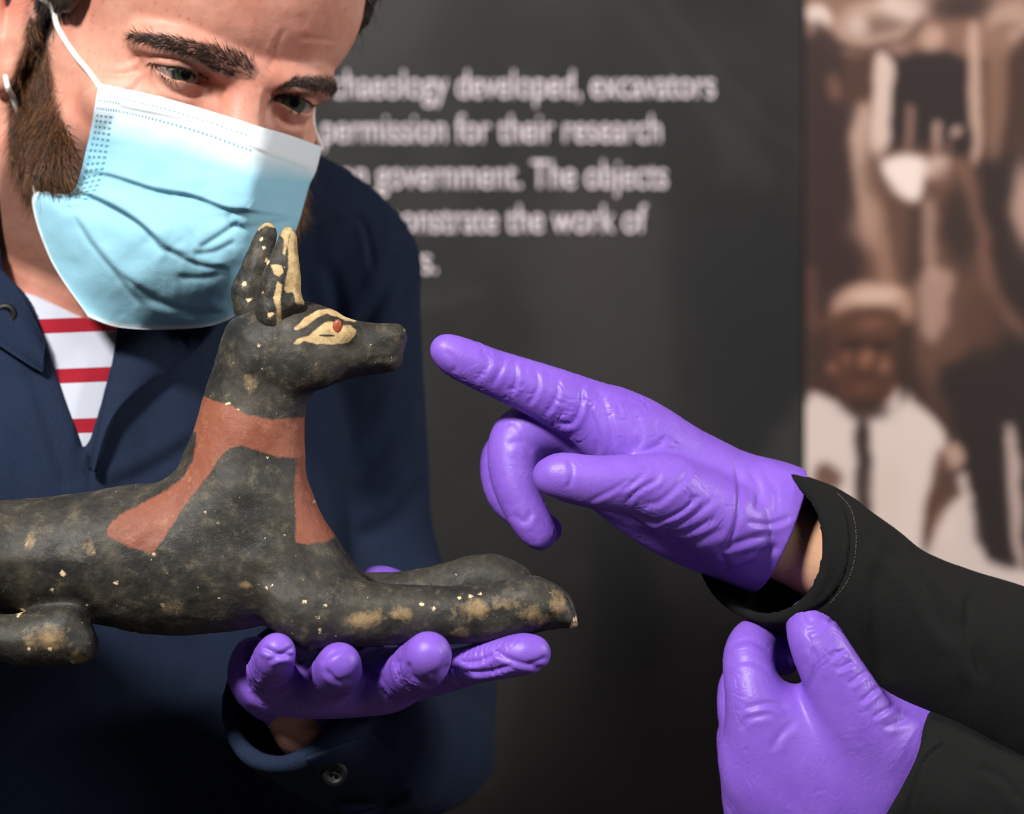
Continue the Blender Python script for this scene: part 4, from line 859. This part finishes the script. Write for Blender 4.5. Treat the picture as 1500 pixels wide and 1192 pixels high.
    lo = [HM.p(-80, -122, 14), HM.p(-80, -120, -18), surf(10, 118, 2.0), surf(18, 138, 2.4), surf(26, 175, -2.5), surf(40, 250, -3), HM.ray(54, 292, -47)]
    loop(lo)
    loop([HM.ray(470, 218, -11), HM.p(66, -50, -8), HM.p(78, -84, 30), HM.p(82, -108, 36), HM.p(80, -122, 12)])
face_mask()

NB = np.array([.5, -.866, 0])
def man_clothes():
    ax = [(118, 520, 182, 0), (118, 1400, 182, 0)]
    def trunk(F, grow, neck=True):
        pts = [np.r_[P(118, 560, 186), 128+grow], np.r_[P(118, 700, 186), 146+grow], np.r_[P(118, 900, 186), 150+grow], np.r_[P(118, 1250, 186), 148+grow], np.r_[P(118, 1600, 186), 152+grow]]
        F.mchain(pts, 20, NB, .62)
        F.mchain([np.r_[P(-330, 450, 100), 34+grow], np.r_[P(-120, 330, 140), 36+grow], np.r_[P(60, 330, 180), 46+grow], np.r_[P(300, 300, 215), 36+grow], np.r_[P(530, 392, 235), 30+grow]], 30)
    T = Field((-350, 40, 1150), (-80, 260, 1440), 1.6)
    trunk(T, -4); T.prism([(-700, 200), (-700, 360), (-100, 400), (45, 434), (110, 462), (175, 478), (260, 470), (400, 400), (700, 200)], 90, -50, 300, 1, 's', 1)
    v, f = T.mesh(); v = relax(v, f, 3); n = vnormals(v, f); v = v+n*(1.2*fbm(v/40, 2))[:, None]; s = KP*(1+v[:, 1]/DC); t = 596-(v[:, 2]-Z0)/s; u = 750+v[:, 0]/s
    tt = t+.04*(u-110); mm = Mat('striped_cotton', .85, .2); st = mm.math('LESS_THAN', mm.math('ABSOLUTE', mm.math('SUBTRACT', mm.math('FRACT', mm.math('DIVIDE', mm.attr('row'), 74.0)), .5)), .145)
    mm.base(mm.mix(st, L4((196, 200, 214)), L4((158, 28, 46)))); mm.bump(mm.noise(1400, 1), .3, .0006)
    obj('striped_shirt', v, f, mm.m, man, dict(row=tt-550+37))
    J = Field((-420, -10, 1020), (-10, 420, 1530), 2.2)
    trunk(J, 4)
    # left arm (viewer's right)
    J.chain([(506, 405, 236, 82), (528, 520, 236, 76), (540, 680, 236, 74), (548, 830, 236, 80), (590, 960, 238, 92), (630, 1060, 232, 98)], 18)
    J.chain([(640, 1070, 232, 92), (610, 1085, 170, 100), (540, 1075, 110, 108), (470, 1040, 58, 112), (430, 1010, 20, 112)], 14)
    # right arm behind the statue's rear
    J.mchain([np.r_[P(-330, 470, 100), 42.], np.r_[P(-420, 800, 110), 40.], np.r_[P(-430, 1050, 110), 40.], np.r_[P(-330, 1075, 40), 38.]], 18)
    V = [(10, 398), (50, 425), (72, 492), (100, 570), (131, 660), (152, 580), (170, 492), (215, 430), (330, 330), (120, 250), (0, 320)]
    J.prism(V, 100, -10, 180, 3, 's', 1)
    J.mchain([np.r_[HM.p(0, -92, -70), 62.], np.r_[P(110, 420, 160), 70.]], 4, op='s')
    J.plane(P(432, 1010, 22), np.array([-.52, -.70, .48]), 2, (P(250, 1180, 0)+[0, -20, 0], P(600, 860, 0)+[0, 90, 0]))
    J.chain([(560, 1075, 120, 88), (470, 1040, 58, 98), (420, 1000, 10, 100), (380, 980, -30, 100)], 2, op='s')
    v, f = J.mesh(); v = relax(v, f, 3); n = vnormals(v, f); v = v+n*(2.2*fbm(v/[50, 50, 90], 2)+.7*fbm(v/[16, 16, 40]+3, 2))[:, None]
    v = creases(v, f, [([(452, 328), (490, 318), (524, 318), (540, 350), (545, 400)], 2.2, 5), ([(600, 360), (560, 430), (520, 500)], 2.5, 12), ([(605, 420), (570, 500), (510, 560)], 2.2, 12), ([(480, 380), (500, 480), (490, 560)], 2, 12), ([(610, 560), (570, 640), (520, 700)], 2, 14), ([(626, 700), (580, 760), (520, 790)], 2, 14), ([(300, 640), (220, 690), (150, 720)], 1.6, 12), ([(40, 520), (70, 620), (100, 720)], 1.5, 10), ([(132, 655), (131, 720)], 2, 3)], 0)
    jk = obj('jacket', v, f, M['navy'], man); jk['label'] = 'navy cotton jacket worn open at the neck'
    bv = BVHTree.FromPolygons([tuple(p) for p in v], [tuple(int(i) for i in q) for q in f])
    def sheet(A, B, off, thick, name, mat, parent, belly=0.0, n=24, m=14):
        A = spline(A, 8); B = spline(B, 8); g = lambda C, t: np.array([np.interp(t, np.linspace(0, 1, len(C)), C[:, k]) for k in (0, 1)])
        pts = np.zeros((n, m, 3)); dep = np.full((n, m), np.nan)
        for a in range(n):
            for b in range(m):
                q = g(A, a/(n-1))*(1-b/(m-1))+g(B, a/(n-1))*b/(m-1); h = raycast(bv, *q); pts[a, b, :2] = q
                if h[0] is not None: dep[a, b] = h[0][1]
        med = np.nanmedian(dep); dep = np.where(np.isnan(dep) | (dep > med+28), med, dep)
        for _ in range(6):
            d = np.pad(dep, 1, 'edge'); dep = (d[:-2, 1:-1]+d[2:, 1:-1]+d[1:-1, :-2]+d[1:-1, 2:])/4
        W = np.array([[P(pts[a, b, 0], pts[a, b, 1], dep[a, b]-off-belly*math.sin(math.pi*b/(m-1))) for b in range(m)] for a in range(n)]).reshape(-1, 3)
        i = np.arange(n*m).reshape(n, m); f = np.stack([i[:-1, :-1], i[1:, :-1], i[1:, 1:], i[:-1, 1:]], -1).reshape(-1, 4); N = n*m
        if vnormals(W, f)[:, 1].mean() > 0: f = f[:, ::-1]
        nn = vnormals(W, f); v2 = np.r_[W, W-nn*thick]; bd = np.r_[i[0, :], i[1:, -1], i[-1, -2::-1], i[-2:0:-1, 0]]; nx = np.roll(bd, -1)
        f2 = np.r_[f, f[:, ::-1]+N, np.stack([bd, nx, nx+N, bd+N], 1)]; o = obj(name, v2, f2, mat, parent); return o
    sheet([(-20, 380), (5, 398), (30, 430), (52, 470), (66, 500)], [(-40, 480), (-10, 500), (20, 520), (44, 535), (62, 545)], 5, 3, 'collar', M['navy'], jk, 3)
    sheet([(172, 480), (166, 520), (152, 590), (138, 650), (132, 690)], [(345, 430), (300, 500), (240, 548), (180, 590), (142, 690)], 5, 3, 'lapel', M['navy'], jk, 4)
    # cuff tab with a dark button
    sheet([(446, 1112), (470, 1150), (492, 1188), (500, 1200)], [(545, 1075), (580, 1110), (600, 1150), (605, 1170)], 3, 2.5, 'cuff_tab', M['navy'], jk, 1)
    def button(x, y, r, tilt):
        h = raycast(bv, x, y); c = np.array(h[0]) if h[0] is not None else P(x, y, 60); c[1] -= 6.5
        F = Field(c-[r+3, 5, r+3], c+[r+3, 5, r+3], .5); F.cone(c-[0, .8, 0], c+[0, .8, 0], r, r, 0, (0, 1, 0), .28)
        F.ell(c-[0, 3.4, 0], (r*.72, 2.6, r*.72), .6, None, 's')
        for a in range(4): q = c+np.array([math.cos(a*1.571+.5)*r*.28, 0, math.sin(a*1.571+.5)*r*.28]); F.cone(q-[0, 4, 0], q+[0, 4, 0], .7, .7, 0, op='s')
        a, b = F.mesh(); obj('button', relax(a, b, 1), b, m_plain('black_button', (12, 12, 14), .5, .3, .05, 50, 0), jk)
    button(492, 1130, 6.2, 0); button(12, 462, 6, 0)
    # holding hand (glove), wrist skin and the other hand at the statue's rear
    H = Field((-150, -82, 1175), (20, 70, 1290), .7); ch = []
    up = (0, 0, 1)
    ch.append((H.chain([(406, 953, -54, 26), (400, 968, -44, 30), (396, 985, -20, 33), (400, 990, 15, 38)], 2), .7))
    ch.append((H.chain([(497, 972, -60, 31), (494, 982, -46, 34), (486, 988, -15, 36), (480, 988, 20, 40)], 2), .7))
    ch.append((H.chain([(628, 958, -62, 33), (618, 972, -50, 37), (594, 986, -26, 38), (560, 990, 10, 40)], 2), .9))
    ch.append((H.chain([(783, 956, -50, 23), (764, 958, -49, 28), (730, 965, -44, 27), (690, 974, -34, 27), (640, 985, -14, 31), (585, 992, 12, 38)], 2.5), .9))
    H.chain([(400, 988, 20, 50), (480, 992, 24, 52), (570, 990, 22, 44)], 8, n=up, q=.72)
    H.chain([(420, 1000, 34, 46), (520, 1000, 38, 46)], 8, n=up, q=.8)
    ch.append((H.chain([(385, 1000, 8, 36), (440, 1010, -4, 34), (510, 1012, -8, 32), (580, 1006, -6, 30)], 7), .6))
    H.chain([(372, 960, 8, 26), (372, 990, 10, 30), (400, 1015, 20, 40)], 6)
    ch.append((H.chain([(600, 985, 40, 30), (622, 930, 46, 28), (606, 884, 44, 26), (572, 860, 36, 24), (548, 852, 30, 20)], 4), .6))
    H.chain([(430, 1000, 24, 52), (455, 1030, 30, 62), (475, 1050, 44, 66), (490, 1070, 64, 66)], 8, n=(.3, .5, .8), q=.85)
    H.plane(P(470, 1048, 40), (.2, .55, -.8), 1.0)
    v, f = H.mesh(); v = relax(v, f, 1); v = wrinkle(v, f, ch, .6, 5, 9)
    z5 = lambda L: [(320+a/2.679, 760+b/2.679) for a, b in L]
    v = creases(v, f, [(z5([(170, 500), (230, 530), (320, 540)]), 1.2, 4), (z5([(190, 560), (250, 530), (300, 500)]), .9, 4), (z5([(420, 590), (470, 640), (530, 620)]), 1.0, 4), (z5([(400, 570), (440, 530), (500, 500)]), .6, 5), (z5([(740, 560), (760, 620), (830, 650)]), 1.2, 4), (z5([(700, 540), (710, 620), (760, 690)]), 1.2, 4), (z5([(830, 620), (870, 600), (920, 570)]), .8, 4), (z5([(860, 460), (900, 540), (880, 620)]), .4, 6),
                       (z5([(940, 560), (1020, 560), (1100, 520)]), 1.0, 4), (z5([(960, 600), (1060, 600), (1160, 570)]), 1.0, 4), (z5([(1080, 500), (1120, 540), (1200, 570), (1300, 590)]), .9, 4), (z5([(1210, 570), (1250, 560), (1290, 540)]), .7, 4), (z5([(90, 560), (110, 650), (170, 730)]), 1.0, 5), (z5([(130, 480), (130, 560), (160, 640)]), .9, 5), (z5([(600, 580), (640, 640), (660, 700)]), 1, 5)], 0)
    obj('glove', v, f, M['glove'], man)['label'] = 'purple glove spread under the statue'
    A = Field((-170, 0, 1140), (20, 130, 1230), 1.6); A.chain([(440, 1030, 22, 52), (462, 1056, 36, 62), (495, 1074, 64, 62), (560, 1080, 120, 66)], 3); v, f = A.mesh(); z = np.zeros(len(v)); obj('forearm', v, f, M['skin'], man, dict(flush=z, stubble=z))
    R_ = Field((-420, -70, 1170), (-240, 70, 1275), 1.4); c2 = []
    R_.chain([(-330, 1060, 30, 62), (-290, 1020, 16, 70), (-230, 1000, 8, 68), (-170, 990, 0, 60)], 6, n=up, q=.6)
    for k, (yy, ln) in enumerate(((-46, 1), (-22, 1.15), (2, 1.1), (24, .85))): c2.append((R_.chain([(-200, 995, yy*.7, 30), (-140, 992, yy, 28), (-90*ln, 988, yy, 26), (-60*ln, 982, yy, 22)], 4), .8))
    v, f = R_.mesh(); v = relax(v, f, 1); v = wrinkle(v, f, c2, .5, 5, 3); obj('glove', v, f, M['glove'], man)['label'] = 'purple glove under the rear of the statue'
man_clothes()

def lower_body(root, cx, cy, ztop, fwd, col, name):
    F = Field((cx-230, cy-230, -5), (cx+230, cy+230, ztop+60), 5.0); rt = np.array([-fwd[1], fwd[0], 0]); n = np.array([*fwd, 0])
    F.mchain([np.array([cx, cy, ztop, 150.]), np.array([cx, cy, 860, 160.])], 10, n, .68)
    for q in (-1, 1):
        b = np.array([cx, cy, 0])+rt*q*85
        F.mchain([np.r_[b+[0, 0, 850], 88.], np.r_[b+[0, 0, 480], 66.], np.r_[b+[0, 0, 60], 58.]], 20)
    F.plane((0, 0, 40), (0, 0, -1)); v, f = F.mesh(); v = relax(v, f, 2); n3 = vnormals(v, f); v = v+n3*(3*fbm(v/70, 2))[:, None]
    obj('trousers', v, f, m_fabric(name, col), root)
    for q in (-1, 1):
        b = np.array([cx, cy, 0])+rt*q*85; S = Field(b-[190, 190, 2], b+[190, 190, 110], 4); S.mchain([np.r_[b-np.r_[fwd, 0]*50+[0, 0, 40], 42.], np.r_[b+np.r_[fwd, 0]*60+[0, 0, 34], 44.], np.r_[b+np.r_[fwd, 0]*150+[0, 0, 26], 34.]], 10)
        S.plane((0, 0, 0), (0, 0, -1)); v, f = S.mesh(); obj('shoe', relax(v, f, 2), f, m_plain('dark_leather', (30, 26, 24), .4), root)
lower_body(man, -235, 178, 1040, NB[:2], (34, 36, 42), 'charcoal_twill')
lower_body(woman, 505, 300, 900, np.array([-.6, -.8]), (24, 24, 26), 'black_twill')
def woman_head():
    Hw = Head(pose(-.75, .2, 0), (450, 225, 1590), .95); F = Field((330, 120, 1380), (620, 430, 1740), 2.5); head_field(Hw, F)
    Hw.ch(F, [(0, -85, -60, 50), (0, -95, -120, 50)], 14); F.mchain([np.r_[Hw.p(0, -95, -115), 48.], np.array([508, 290, 1400, 52.])], 10)
    v, f = F.mesh(); z = np.zeros(len(v)); obj('head', relax(v, f, 2), f, bpy.data.materials['pale_skin'], woman, dict(flush=z, stubble=z))
    C = Field((330, 100, 1400), (660, 470, 1760), 3); Hw.ell(C, (0, -94, 44), (82, 104, 90), 0); C.plane(Hw.p(0, -12, 66), Hw.R@np.array([0, -.95, -.35]), 4); Hw.ell(C, (0, -150, -20), (66, 42, 80), 14)
    v, f = C.mesh(); n = vnormals(v, f); obj('hair', v+n*(3*fbm(v/[9, 9, 30], 3))[:, None], f, m_plain('brown_hair', (70, 50, 38), .5, .4, .3, 300, .5, 500), woman)
woman_head()
